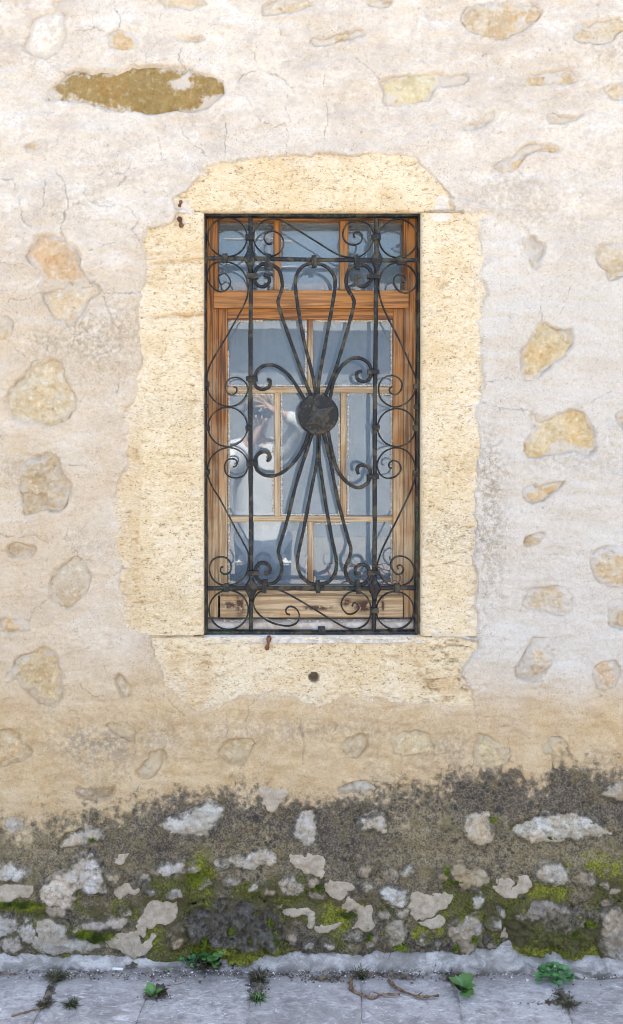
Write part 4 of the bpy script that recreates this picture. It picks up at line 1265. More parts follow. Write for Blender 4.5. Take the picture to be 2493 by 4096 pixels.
def sweep(name, pts3, w, t, parent, mat, closed=False, smooth=True, taper=None):
    """rectangular bar (w in the plane of the wall, t deep) along points in the wall plane"""
    V, F = [], []
    n = len(pts3)
    ch = .22
    prof = [(-.5, -.5 + ch), (-.5 + ch, -.5), (.5 - ch, -.5), (.5, -.5 + ch), (.5, .5 - ch), (.5 - ch, .5), (-.5 + ch, .5), (-.5, .5 - ch)]
    m = len(prof)
    for i, p in enumerate(pts3):
        if closed:
            tg = pts3[(i + 1) % n] - pts3[i - 1]
        else:
            tg = pts3[min(i + 1, n - 1)] - pts3[max(i - 1, 0)]
        tg = Vector((tg.x, 0, tg.z)).normalized()
        nr = Vector((tg.z, 0, -tg.x))
        k = (1 if taper is None else taper(i / (n - 1))) * (1 + .07 * math.sin(i * 1.7 + p.x * 90) + .05 * math.sin(i * .61 + p.z * 70))
        for (u, v) in prof:
            V.append(p + nr * (u * w * k) + Vector((0, v * t, 0)))
    seg = n if closed else n - 1
    for i in range(seg):
        for j in range(m):
            a = i * m + j; b = i * m + (j + 1) % m
            c = ((i + 1) % n) * m + (j + 1) % m; d = ((i + 1) % n) * m + j
            F.append((a, d, c, b))
    if not closed:
        F.append(tuple(range(m))); F.append(tuple(reversed([(n - 1) * m + j for j in range(m)])))
    c0 = sum(pts3, Vector()) / n
    V = [v - c0 for v in V]
    me = mesh_py(name, V, F, False)
    bm = bmesh.new(); bm.from_mesh(me); bmesh.ops.recalc_face_normals(bm, faces=bm.faces)
    bm.to_mesh(me); bm.free()
    if smooth:
        me.polygons.foreach_set('use_smooth', [True] * len(me.polygons))
        bm = bmesh.new(); bm.from_mesh(me)
        for e_ in bm.edges:
            if len(e_.link_faces) == 2 and e_.calc_face_angle(0) > R(35): e_.smooth = False
        bm.to_mesh(me); bm.free()
    return link(name, me, mat, parent, c0)

rw = random.Random(9)
def path(fr, pts, y=YI, n=6, jit=0.0):
    q = [at(*p, y) for p in src(fr, pts)]
    return catmull(q, n)
def bar(name, fr, a, b, w, t, y=YI, n=24):
    p, q = at(*src(fr, [a])[0], y), at(*src(fr, [b])[0], y)
    pts = []
    for i in range(n + 1):
        f = i / n
        v = p.lerp(q, f)
        v.x += .0008 * math.sin(f * 9 + rw.random()); v.z += .0008 * math.sin(f * 7 + rw.random())
        pts.append(v)
    return sweep(name, pts, w, t, gr, M['iron'])
def bar2(name, fa, a, fb, b, w, t, y=YI):
    (ax, ay), = src(fa, [a]); (bx, by), = src(fb, [b])
    return bar(name, (0, 0, 1), (ax, ay), (bx, by), w, t, y)
bar2('frame_bar', W1, (64, 50), W2, (70, 1402), .0105, .030)
bar2('frame_bar', W1, (1414, 50), W2, (1393, 1402), .0105, .030)
bar2('frame_bar', W1, (72, 66), W1, (1406, 66), .0165, .028)
bar2('frame_bar', W2, (78, 1388), W2, (1386, 1388), .0150, .028)
bar2('upright_bar', W1, (351, 80), W2, (353, 1380), .0135, .012)
bar2('upright_bar', W1, (1146, 80), W2, (1130, 1380), .0135, .012)
bar2('cross_bar', W1, (66, 337), W1, (1412, 350), .0135, .010, YI - .003)
bar2('cross_bar', W2, (74, 1111), W2, (1390, 1109), .0140, .010, YI - .003)

TH, TT = .0050, .013       # thin scroll strip
def scroll(fr, pts, w=TH, t=TT, y=YI + .001, name='thin_scroll'):
    return sweep(name, path(fr, pts, y), w, t, gr, M['iron'])
def ring(fr, cx_, cy_, r, name='iron_ring'):
    q = [at(*src(fr, [(cx_ + r * math.cos(a), cy_ + r * math.sin(a))])[0], YI + .001) for a in [i / 44 * 2 * math.pi for i in range(44)]]
    return sweep(name, q, TH, TT, gr, M['iron'], closed=True)
for fr, cx_, cy_, r in ((W1, 205, 202, 124), (W2, 207, 91, 124), (W2, 213, 1247, 124), (W2, 1265, 1250, 119), (W2, 1275, 95, 120), (W1, 1285, 210, 122)):
    ring(fr, cx_, cy_, r)
scroll(W1, [(165,505),(150,470),(152,445),(190,432),(225,480),(205,530),(150,545),(95,500),(78,440),(110,375),(190,357),(270,385),(320,450),(333,530),(315,620),(200,830),(110,980),(80,1060),(78,1130),(95,1200),(150,1255),(225,1272),(290,1245),(328,1190),(332,1150),(310,1110),(260,1088),(210,1105),(192,1150),(205,1185),(235,1200),(262,1180),(262,1155),(243,1147)])
scroll(W2, [(240,345),(262,335),(265,310),(245,293),(205,300),(188,340),(200,390),(250,413),(310,395),(335,340),(320,280),(270,235),(205,222),(135,250),(90,310),(82,390),(110,470),(160,550),(260,740),(320,850),(338,900),(335,980),(310,1040),(250,1085),(180,1092),(120,1060),(92,1000),(105,940),(150,913),(200,920),(228,960),(222,1005),(190,1022),(163,1005),(165,980),(178,975)])
scroll(W2, [(600,1277),(580,1270),(575,1245),(600,1225),(640,1240),(660,1285),(640,1330),(580,1348),(480,1325),(400,1270),(370,1210),(385,1155),(430,1125),(490,1112),(550,1128),(640,1175),(750,1240),(880,1320),(960,1362),(1030,1365),(1090,1325),(1113,1250),(1090,1170),(1030,1130),(970,1140),(930,1185),(928,1230),(960,1270),(1000,1270),(1035,1240),(1030,1215),(1005,1203),(993,1225)])
scroll(W2, [(1283,990),(1280,970),(1300,965),(1318,990),(1300,1020),(1265,1015),(1238,970),(1250,925),(1300,907),(1355,930),(1387,990),(1370,1055),(1310,1093),(1230,1090),(1170,1030),(1152,975),(1165,915),(1200,830),(1290,650),(1370,480),(1395,390),(1385,310),(1340,245),(1270,222),(1195,250),(1155,310),(1160,370),(1200,412),(1260,408),(1300,365),(1290,320),(1255,303),(1228,320),(1230,348),(1245,350)])
scroll(W1, [(1243,1147),(1228,1165),(1240,1190),(1275,1195),(1305,1160),(1305,1115),(1265,1080),(1205,1085),(1165,1130),(1165,1200),(1200,1250),(1265,1275),(1335,1250),(1385,1190),(1398,1110),(1370,1030),(1290,850),(1200,670),(1165,560),(1165,480),(1200,400),(1270,365),(1350,385),(1397,445),(1395,510),(1350,552),(1295,545),(1257,500),(1262,455),(1295,437),(1328,455),(1328,485),(1310,483)])
scroll(W1, [(485,245),(460,245),(438,215),(450,178),(500,165),(550,200),(558,260),(520,310),(455,318),(390,265),(370,200),(395,130),(460,90),(540,92),(620,140),(750,220),(880,300),(960,328),(1040,325),(1105,270),(1130,190),(1100,125),(1030,97),(965,115),(935,175),(950,230),(1000,252),(1045,235),(1058,195),(1035,170),(1005,178),(1008,205)])
TK, TD = .0110, .012
def petal(fr, pts):
    return scroll(fr, pts, TK, TD, YI - .002, 'petal_bar')
petal(W1, [(765,1215),(745,1080),(690,860),(650,640),(635,500),(643,440),(685,385),(755,367),(830,390),(877,445),(885,510),(865,650),(820,900),(785,1100),(778,1215)])
petal(W1, [(740,1225),(670,1040),(590,820),(530,640),(530,590),(550,530),(550,480),(530,410),(480,375),(420,375),(380,420),(375,465),(395,505),(435,515),(468,490),(465,455),(435,440)])
petal(W1, [(815,1225),(880,1060),(940,870),(1000,650),(1000,590),(965,530),(955,470),(975,405),(1025,380),(1080,385),(1115,430),(1110,480),(1065,515),(1025,500),(1015,465),(1050,445)])
petal(W1, [(705,1250),(620,1110),(560,1045),(490,1010),(425,1020),(385,1060),(375,1110),(390,1150),(430,1165),(470,1145),(475,1110),(455,1098)])
petal(W1, [(850,1245),(875,1120),(920,1030),(980,975),(1045,968),(1095,1000),(1115,1050),(1100,1100),(1060,1115),(1025,1095),(1025,1060),(1055,1048)])
petal(W2, [(722,115),(685,220),(620,320),(540,385),(465,400),(405,375),(380,330),(385,285),(420,250),(460,255),(475,285),(455,310)])
petal(W2, [(840,110),(865,240),(900,360),(960,440),(1030,475),(1090,445),(1108,390),(1100,350),(1060,330),(1025,350),(1033,390)])
petal(W2, [(748,115),(700,260),(640,450),(580,690),(530,860),(530,900),(548,960),(540,1030),(500,1075),(440,1080),(395,1050),(380,1000),(405,955),(445,950),(475,980),(465,1015),(435,1015)])
petal(W2, [(808,115),(850,280),(900,540),(960,770),(985,860),(975,920),(950,980),(965,1050),(1010,1085),(1070,1080),(1105,1030),(1090,975),(1050,960),(1015,985),(1020,1025),(1050,1030)])
petal(W2, [(780,130),(774,290),(740,460),(690,720),(655,880),(648,960),(670,1030),(720,1075),(775,1085),(840,1070),(885,1015),(893,930),(870,820),(830,600),(797,380),(785,290),(783,130)])

def collar(fr, cx_, cy_, w, h, rot=0, dep=.024):
    p = at(*src(fr, [(cx_, cy_)])[0], YI - .004)
    k = .63333 * S
    me = box_mesh('collar', -w * k / 2, w * k / 2, -dep / 2, dep / 2, -h * k / 2, h * k / 2, .0022)
    o = link('collar', me, M['iron'], gr, p)
    o.rotation_euler = (0, R(rot), 0)
for a in ((348,203,58,38),(1145,203,58,38),(190,337,35,60),(458,357,32,100,8),(753,357,32,78,-2),(1022,362,30,98,-7),(1292,350,32,58),(362,450,74,34),(1127,450,82,34),(360,1097,75,32),(1127,1054,76,30),(72,1130,40,35),(1395,1145,30,32),(342,1408,46,32),(1143,1402,50,30)):
    collar(W1, *a)
for a in ((75,100,42,36),(1393,98,30,34),(362,323,76,32),(1125,404,75,32),(75,375,40,35),(1390,385,26,36),(368,1012,76,30),(1128,1010,82,30),(200,1107,32,52),(440,1095,34,84,8),(777,1100,30,78),(1030,1102,32,86,-6),(1275,1110,35,58),(1135,1248,50,32),(800,1386,46,66)):
    collar(W2, *a)

def diamond(fr, cx_, cy_, hw, hh):
    p = at(*src(fr, [(cx_, cy_)])[0], YI - .010)
    k = .63333 * S
    w, h = hw * k, hh * k
    out = [(0, h * 1.0), (w * .30, h * .82), (w * .62, h * .45), (w, 0), (w * .62, -h * .45), (w * .30, -h * .82), (0, -h)]
    out = [(-.30 * w, h)] + [(.30 * w, h)] + [(w * .42, h * .6), (w * .95, h * .12), (w * .95, -h * .12), (w * .42, -h * .6), (.30 * w, -h), (-.30 * w, -h), (-w * .42, -h * .6), (-w * .95, -h * .12), (-w * .95, h * .12), (-w * .42, h * .6)]
    n = len(out)
    V = [(a, .010, b) for a, b in out] + [(a, -.002, b) for a, b in out] + [(a * .72, -.0065, b * .8) for a, b in out] + [(0, -.0085, 0)]
    F = []
    for L in (0, 1):
        for i in range(n):
            j = (i + 1) % n
            F.append((L * n + i, L * n + j, (L + 1) * n + j, (L + 1) * n + i))
    for i in range(n):
        F.append((2 * n + i, 2 * n + (i + 1) % n, 3 * n))
    F.append(tuple(reversed(range(n))))
    o = link('diamond_boss', mesh_py('diamond_boss', V, F), M['iron'], gr, p)
    rv = disc_mesh('rivet', .0042, .003, 12)
    link('rivet', rv, M['iron'], o, (0, -.0075, 0)).matrix_parent_inverse = Matrix.Identity(4)

def disc_mesh(name, r, t, n=40, dome=.6, jit=0.0):
    V, F = [], []
    rr = random.Random(2)
    for lev, (f, y) in enumerate(((1, 0), (1, -t * .6), (.93, -t), (.5, -t * (1 + .25 * dome)))):
        for i in range(n):
            a = 2 * math.pi * i / n
            q = r * f * (1 + jit * math.sin(3 * a + 1) + jit * .6 * math.sin(7 * a))
            V.append((q * math.cos(a), y, q * math.sin(a)))
    V.append((0, -t * (1 + .35 * dome), 0))
    for lev in range(3):
        for i in range(n):
            j = (i + 1) % n
            F.append((lev * n + i, lev * n + j, (lev + 1) * n + j, (lev + 1) * n + i))
    for i in range(n):
        F.append((3 * n + i, 3 * n + (i + 1) % n, 4 * n))
    F.append(tuple(reversed(range(n))))
    return mesh_py(name, V, F, False)
diamond(W1, 348, 337, 40, 86); diamond(W1, 1150, 345, 40, 86)
diamond(W2, 355, 1110, 43, 84); diamond(W2, 1135, 1110, 43, 84)
# central boss with its folded star
bc = at(*src(W1, [(777, 1322)])[0], YI - .012)
boss = link('round_boss', disc_mesh('round_boss', 131 * .63333 * S, .010, 48, .3, .006), M['iron'], gr, bc)
star = [(745,1245),(775,1283),(787,1288),(820,1284),(878,1270),(830,1335),(818,1352),(832,1428),(775,1385),(750,1382),(692,1388),(722,1350),(745,1310),(740,1290)]
k = .63333 * S
sp_ = [((x_ - 777) * k, -(y_ - 1330) * k) for x_, y_ in star]
n = len(sp_)
V = [(a, .004, b) for a, b in sp_] + [(a, -.002, b) for a, b in sp_] + [(a * .3, -.0095, b * .3) for a, b in sp_] + [(0, -.0098, 0)]
F = []
for L in (0, 1):
    for i in range(n):
        j = (i + 1) % n
        F.append((L * n + i, L * n + j, (L + 1) * n + j, (L + 1) * n + i))
for i in range(n):
    F.append((2 * n + i, 2 * n + (i + 1) % n, 3 * n))
link('star_plate', mesh_py('star_plate', V, F), M['iron_lighter'], boss, (0, -.0125, -.004)).matrix_parent_inverse = Matrix.Identity(4)
link('rivet', disc_mesh('rivet', .0052, .004, 14), M['iron_lighter'], boss, (0, -.0215, -.004)).matrix_parent_inverse = Matrix.Identity(4)
for fr, x_, y_ in ((W1, 70, 1268), (W1, 1397, 1275)):
    p = at(*src(fr, [(x_, y_)])[0], YI - .014)
    link('bolt_head', disc_mesh('bolt_head', .0085, .007, 8), M['iron'], gr, p)

# ------------------------------------------------------------------ tubes for wire, twigs, stems
def tube_data(pts, rad, n=6, V=None, F=None):
    V = [] if V is None else V; F = [] if F is None else F
    b = len(V)
    up = Vector((0, 0, 1))
    for i, p in enumerate(pts):
        tg = (pts[min(i + 1, len(pts) - 1)] - pts[max(i - 1, 0)]).normalized()
        s = tg.cross(up if abs(tg.z) < .9 else Vector((1, 0, 0))).normalized()
        t2 = s.cross(tg)
        r = rad(i / max(1, len(pts) - 1)) if callable(rad) else rad
        for j in range(n):
            a = 2 * math.pi * j / n
            V.append(p + s * (r * math.cos(a)) + t2 * (r * math.sin(a)))
    for i in range(len(pts) - 1):
        for j in range(n):
            F.append((b + i * n + j, b + i * n + (j + 1) % n, b + (i + 1) * n + (j + 1) % n, b + (i + 1) * n + j))
    F.append(tuple(b + j for j in reversed(range(n)))); F.append(tuple(b + (len(pts) - 1) * n + j for j in range(n)))
    return V, F

V, F = [], []
wires = [[(830,985),(850,1030),(840,960),(900,955),(980,965),(1050,1000),(1100,1070),(1140,1125),(1200,1090),(1170,1010),(1130,945)],
         [(1125,940),(1160,960),(1220,955),(1260,1000),(1300,1040),(1260,1090),(1200,1020),(1140,960)],
         [(835,1000),(900,1055),(985,1062),(960,985),(1030,960)],
         [(1110,1115),(1150,1140),(1190,1075),(1260,1060),(1310,1090),(1290,1030)],
         [(1120,960),(1180,985),(1230,1010),(1255,1070)]]
for w_ in wires:
    pts = [at(*p, YI - .014 + .010 * rw.uniform(-1, 1)) for p in src(W2, w_)]
    tube_data(catmull(pts, 6), .0010, 5, V, F)
tag(link('wire_tangle', mesh_py('wire_tangle', V, F, True), M['rust']), 'thin rusty wire tangled in the lower right scrolls of the grille', 'wire')

# rusty iron stubs let into the stones
def stub(fr, pts, wd, label):
    q = [at(*p, -.004) for p in src(fr, pts)]
    V, F = tube_data([q[0] + Vector((0, .02, 0)), q[0], q[0].lerp(q[1], .5) + Vector((.001, -.003, 0)), q[1], q[1] + Vector((0, .02, 0))], lambda f: wd * (.8 + .3 * math.sin(f * 9)), 6)
    tag(link('iron_stub', mesh_py('iron_stub', V, F), M['rust']), label, 'iron stub', 'rusty iron stubs')
stub(FG, [(596,160), (588,200)], .0085, 'rusty iron stub in the sill stone under the grille')
stub(FC, [(1268,45), (1280,88)], .0090, 'rusty iron stub beside the upper left corner of the window')
stub(FA, [(868,968), (862,985)], .0060, 'small rusty iron stub at the left end of the lintel')

# ================================================================== MOSS, WEEDS AND LITTER
# moss cushions: short shoots standing off the mossiest plaster and stones
rm = np.random.RandomState(4)
V, F = [], []
def moss_patch(cx, cy, rx, ry, count, y0=-.012, size=.0052):
    for _ in range(count):
        a = rm.rand() * 2 * math.pi; q = abs(rm.normal(0, .62)) * (1 + .35 * math.sin(a * 3 + cx) + .2 * math.sin(a * 5 + cy))
        px, py = cx + rx * q * math.cos(a), cy + ry * q * math.sin(a)
        x_, z_ = XZ(px, py)
        if z_ < .004: continue
        r_ = max(0, 1 - q)
        base = Vector((x_, y0 - .010 * r_ + .006 * (rm.rand() - .5), z_))
        for s_ in range(2):
            d_ = Vector((rm.uniform(-1, 1), rm.uniform(-1.4, -.2), rm.uniform(-.4, 1.2))).normalized() * size * rm.uniform(.7, 1.8)
            sd_ = Vector((rm.uniform(-1, 1), rm.uniform(-.5, .5), rm.uniform(-1, 1))).normalized() * size * .45
            b = len(V)
            V.extend([base - sd_, base + sd_, base + d_]); F.append((b, b + 1, b + 2))
SP = lambda fr, x, y: src(fr, [(x, y)])[0]
for fr, cx_, cy_, rx, ry, cnt, yo in (
    (FH, 410, 878, 45, 26, 520, -.010), (FH, 460, 900, 40, 24, 420, -.010), (FH, 520, 885, 30, 10, 120, -.008),
    (FH, 985, 885, 16, 28, 260, -.022), (FH, 1150, 935, 70, 34, 900, -.018), (FH, 1110, 850, 18, 28, 220, -.022),
    (FH, 1320, 895, 28, 34, 420, -.020), (FH, 1220, 905, 34, 22, 300, -.020), (FH, 1275, 940, 50, 18, 320, -.016), (FH, 1210, 770, 24, 16, 180, -.022), (FH, 1300, 815, 14, 20, 140, -.02),
    (FH, 130, 740, 70, 16, 420, -.008), (FH, 40, 735, 60, 18, 300, -.008), (FH, 440, 425, 22, 12, 110, -.006), (FH, 1010, 945, 60, 18, 300, -.016), (FH, 945, 945, 22, 14, 150, -.012),
    (FI, 1090, 925, 58, 32, 800, -.020), (FI, 1040, 945, 34, 22, 300, -.018), (FI, 1245, 865, 34, 14, 220, -.024), (FI, 1260, 945, 22, 26, 260, -.020), (FI, 1410, 920, 12, 10, 70, -.02),
    (FI, 780, 895, 14, 20, 170, -.018), (FI, 695, 940, 14, 16, 120, -.012), (FI, 690, 625, 40, 10, 160, -.012), (FI, 650, 580, 12, 20, 110, -.010), (FI, 280, 890, 18, 20, 150, -.010), (FI, 430, 940, 36, 12, 170, -.010),
    (FI, 870, 330, 22, 8, 60, -.008), (FI, 1140, 410, 26, 14, 120, -.010), (FH, 950, 600, 50, 70, 350, -.004), (FI, 30, 660, 28, 16, 130, -.006), (FI, 180, 790, 50, 14, 160, -.006), (FI, 1330, 820, 40, 20, 160, -.02)):
    px, py = SP(fr, cx_, cy_)
    moss_patch(px, py, rx * .8333, ry * .8333, int(cnt * 1.6), yo)
tag(link('moss', mesh_py('moss', V, F), M['moss']), 'bright green moss cushions growing on the damp foot of the wall', 'moss', kind='stuff')

# leaf shapes (unit length along +X, base at the origin)
def leaf_mesh(name, wid, lobes=0, fold=.18, seed=0):
    r_ = random.Random(seed)
    n = 7
    V, F = [], []
    for i in range(n):
        t_ = i / (n - 1)
        w = wid * (math.sin(math.pi * min(1, t_ * .92 + .06)) ** .8) * (1 + (.22 * math.sin(t_ * 20) if lobes else 0))
        zc = .12 * math.sin(t_ * 2.6)
        V += [(t_, w, zc + fold * w), (t_, 0, zc), (t_, -w, zc + fold * w)]
    for i in range(n - 1):
        b = i * 3
        F += [(b, b + 3, b + 4, b + 1), (b + 1, b + 4, b + 5, b + 2)]
    return mesh_py(name, V, F, True)
LEAF = leaf_mesh('leaf', .24); LOBED = leaf_mesh('leaf', .30, 1); ROUND = leaf_mesh('leaf', .46, 0, .1)

def place_leaf(root, me, mat, pos, yaw, pitch, size, roll=0):
    o = bpy.data.objects.new('leaf', me)
    COL.objects.link(o)
    if not me.materials: me.materials.append(mat)
    o.material_slots[0].link = 'OBJECT'; o.material_slots[0].material = mat
    o.parent = root
    o.location = pos
    o.rotation_euler = (roll, -pitch, yaw)
    o.scale = (size, size, size)
    return o

def rosette(name, fr, x_, y_, label, mat, me, n, size, seed, spread=(5, 40), stem=True, group='weeds in the pavement joints', rise=.0):
    r_ = random.Random(seed)
    px, py = SP(fr, x_, y_)
    p = ground_at(px, py)
    p.y = min(p.y, -.02)
    root = empty(name, p); tag(root, label, 'weed', group)
    for i in range(n):
        a = i * 2.4 + r_.uniform(-.3, .3)
        k_ = .55 + .45 * i / n
        pos = Vector((.004 * math.cos(a), .004 * math.sin(a), .003 + rise * r_.random()))
        place_leaf(root, me, mat, pos + Vector((0, 0, .002)), a, R(r_.uniform(*spread)), size * 1.3 * k_ * r_.uniform(.75, 1.15), R(r_.uniform(-15, 15)))
    return root

def stalked(name, fr, x_, y_, label, mat, me, n, size, height, wide, seed, yoff=0.0, group='weeds in the pavement joints'):
    """a bushy weed: stalks rising from one root, each ending in small leaves"""
    r_ = random.Random(seed)
    px, py = SP(fr, x_, y_)
    p = ground_at(px, py); p.y = min(p.y + yoff, -.028)
    root = empty(name, p); tag(root, label, 'weed', group)
    V, F = [], []
    for i in range(n):
        a = r_.uniform(0, 2 * math.pi); q = math.sqrt(r_.random()) * wide
        tip = Vector((q * math.cos(a), q * math.sin(a) * .8, height * r_.uniform(.35, 1) * (1 - .5 * (q / wide) ** 2)))
        if p.y + tip.y > -.012: tip.y = -.012 - p.y
        mid = tip * .5 + Vector((0, 0, height * .2))
        tube_data([Vector((0, 0, 0)), mid, tip], .0009, 4, V, F)
        for j in range(3):
            place_leaf(root, me, mat, tip, a + (j - 1) * 1.9 + r_.uniform(-.3, .3), R(r_.uniform(-10, 45)), size * 1.25 * r_.uniform(.7, 1.2), R(r_.uniform(-25, 25)))
    o = link('stalks', mesh_py('stalks', V, F, True), mat, root); o.matrix_parent_inverse = Matrix.Identity(4)
    return root

def tuft(name, fr, x_, y_, label, mats, n, length, seed, wide=.012, flat=.6, group='tufts in the pavement joints', lean=(0, 0)):
    r_ = random.Random(seed)
    px, py = SP(fr, x_, y_)
    p = ground_at(px, py); p.y = min(p.y, -.02)
    root = empty(name, p); tag(root, label, 'grass tuft', group)
    for mi, mat in enumerate(mats):
        V, F = [], []
        for i in range(n // len(mats)):
            a = r_.uniform(0, 2 * math.pi)
            b0 = Vector((r_.uniform(-wide, wide), r_.uniform(-wide, wide), 0))
            L = length * 1.2 * r_.uniform(.4, 1.1)
            el = r_.uniform(.15, 1.2) * flat
            d_ = Vector((math.cos(a) + lean[0], math.sin(a) + lean[1], el)).normalized()
            s_ = d_.cross(Vector((0, 0, 1))).normalized() * r_.uniform(.0007, .0017)
            p1 = b0 + d_ * L * .5; p2 = b0 + d_ * L + Vector((0, 0, -L * .22))
            p2.z = max(p2.z, .002)
            b = len(V)
            V += [b0 - s_, b0 + s_, p1 - s_ * .8, p1 + s_ * .8, p2]
            F += [(b, b + 1, b + 3, b + 2), (b + 2, b + 3, b + 4)]
        o = link('blades', mesh_py('blades', V, F), mat, root); o.matrix_parent_inverse = Matrix.Identity(4)
    return root

tuft('dry_tuft', FJ, 272, 258, 'dark dry tuft at the top of the earthy slab joint on the far left', [M['leaf_dark'], M['dry'], M['grass']], 130, .042, 31)
tuft('dry_tuft', FJ, 215, 388, 'dark tuft beside the thin twig at the lower left', [M['leaf_dark'], M['grass'], M['dry']], 110, .034, 32)
tuft('dry_tuft', FJ, 345, 385, 'small feathery dark tuft right of the twig at the lower left', [M['leaf_dark'], M['grass']], 100, .030, 33)
tuft('grass_tuft', FJ, 1245, 265, 'spiky dark grass tuft near the wall, left of the window axis', [M['grass'], M['leaf_dark'], M['dry']], 150, .042, 34, .014, .9)
tuft('grass_tuft', FJ, 1238, 360, 'greener grass tuft just in front of the spiky dark one', [M['grass'], M['leaf_dark'], M['leaf']], 120, .036, 35, .012, .9)
tuft('dry_tuft', FK, 1225, 375, 'flat brownish tuft at the lower right corner of the pavement', [M['dry'], M['leaf_dark'], M['grass']], 130, .046, 36, .012, .35)
tuft('dry_tuft', FK, 700, 262, 'withered brown tuft behind the broad green rosette', [M['leaf_dark'], M['dry']], 90, .034, 37, .016, .9)
tuft('dry_tuft', FK, 235, 245, 'dark weed tuft at the wall foot above the two sticks', [M['leaf_dark'], M['grass'], M['dry']], 120, .034, 38, .016, .9)
rosette('green_rosette', FJ, 735, 345, 'small dark green rosette on the slab left of centre', M['leaf'], LOBED, 16, .026, 41)
rosette('withered_rosette', FJ, 770, 338, 'withered brown rosette against the small green one', M['leaf_dark'], LOBED, 12, .026, 42)
rosette('green_rosette', FK, 730, 325, 'broad-leaved bright green rosette right of the sticks', M['leaf'], LOBED, 17, .046, 43, (8, 45))
stalked('leafy_weed', FK, 1178, 285, 'bushy bright green weed with small leaves at the right wall foot', M['leaf_bright'], ROUND, 34, .013, .062, .052, 44)
stalked('leafy_weed', FJ, 1030, 195, 'leafy blue-green weed under the dark pitted stone', M['leaf'], ROUND, 22, .017, .075, .040, 45, .01)
stalked('purple_weed', FJ, 990, 200, 'dark purplish weed at the foot of the blue-green one', M['leaf_dark'], ROUND, 14, .014, .030, .035, 46)
stalked('clover_sprig', FJ, 915, 170, 'yellow-green clover sprig left of the blue-green weed', M['leaf_bright'], ROUND, 9, .012, .035, .028, 47)
tuft('green_sprout', FJ, 805, 215, 'tiny single green sprout on the pavement by the wall', [M['leaf']], 7, .016, 48, .002, 1.2)

def twig(name, fr, pts, rad, label, mat='twig', z=.006, knots=True, group=None):
    q = [ground_at(*p) + Vector((0, 0, z)) for p in src(fr, pts)]
    q = catmull(q, 6)
    rr = random.Random(len(label))
    q = [v + Vector((rr.uniform(-1, 1), rr.uniform(-1, 1), rr.uniform(-.3, .6))) * rad * .25 for v in q]
    kn = [rr.uniform(.62, 1.2) * (1.35 if rr.random() < .14 else 1) for _ in q]
    V, F = tube_data(q, lambda f: rad * (1 - .35 * f) * kn[min(len(kn) - 1, int(f * (len(kn) - 1)))], 8)
    if rad > .004:
        for f in (.35, .6, .8):
            i = int(f * (len(q) - 1)); a = rr.uniform(0, 6.28)
            tube_data([q[i], q[i] + Vector((math.cos(a) * .012, math.sin(a) * .008, .006)), q[i] + Vector((math.cos(a) * .022, math.sin(a) * .016, .007))], lambda f_: rad * .42 * (1 - .6 * f_), 6, V, F)
    return tag(link(name, mesh_py(name, V, F, True), M[mat]), label, 'stick', group)
twig('broken_stick', FK, [(196,262),(194,300),(200,325),(255,348),(300,360),(350,343),(432,346)], .0052, 'L-shaped broken brown stick, left of the two', group='sticks on the pavement')
twig('broken_stick', FK, [(375,275),(400,300),(430,322),(510,353),(560,355),(617,350)], .0052, 'slanting broken brown stick, right of the two', group='sticks on the pavement')
twig('thin_twig', FJ, [(55,447),(120,430),(175,415),(212,404)], .0028, 'thin grey-brown twig at the lower left of the pavement', group='sticks on the pavement')
twig('thin_twig', FJ, [(0,238),(40,245),(80,247)], .0022, 'thin curved dark twig at the far left edge', group='sticks on the pavement')
twig('thin_twig', FJ, [(800,300),(850,296),(892,284)], .0014, 'hair-thin twig right of the small green rosette', group='sticks on the pavement')
twig('thin_twig', FK, [(600,215),(600,190),(635,184)], .0016, 'thin bent twig leaning on the skirting', z=.012, group='sticks on the pavement')

# dry roots hanging from the wall
def roots(fr, strands, label):
    V, F = [], []
    rr = random.Random(11)
    for pts in strands:
        q = catmull([at(*p, -.028 - .012 * rr.random()) for p in src(fr, pts)], 5)
        tube_data(q, lambda f: .0016 * (1 - .6 * f), 5, V, F)
    tag(link('dry_roots', mesh_py('dry_roots', V, F, True), M['dry']), label, 'roots', 'dry roots on the wall')
roots(FH, [[(1310,760),(1340,800),(1400,850)], [(1320,770),(1345,830),(1390,860)], [(1335,790),(1370,870),(1390,930)], [(1325,780),(1330,830),(1328,870)]], 'dry pale roots hanging beside the dark pitted stone')
roots(FI, [[(330,880),(320,920),(300,950)], [(350,900),(355,960),(350,1000)], [(355,920),(385,965),(370,1010)], [(345,910),(375,940),(392,965)]], 'dry dark roots hanging above the skirting, right of the centre')

# cigarette end
p = ground_at(*SP(FJ, 570, 205)); p.z = .005; p.y = min(p.y, -.045)
V, F = tube_data([Vector((-.0165, 0, 0)), Vector((0, .0003, 0)), Vector((.0165, 0, 0))], .0042, 12)
b_ = link('cigarette_end', mesh_py('cigarette_end', V, F, True), M['paper'], None, p)
b_.rotation_euler = (0, 0, R(-4)); tag(b_, 'white cigarette end lying at the wall foot', 'cigarette end')
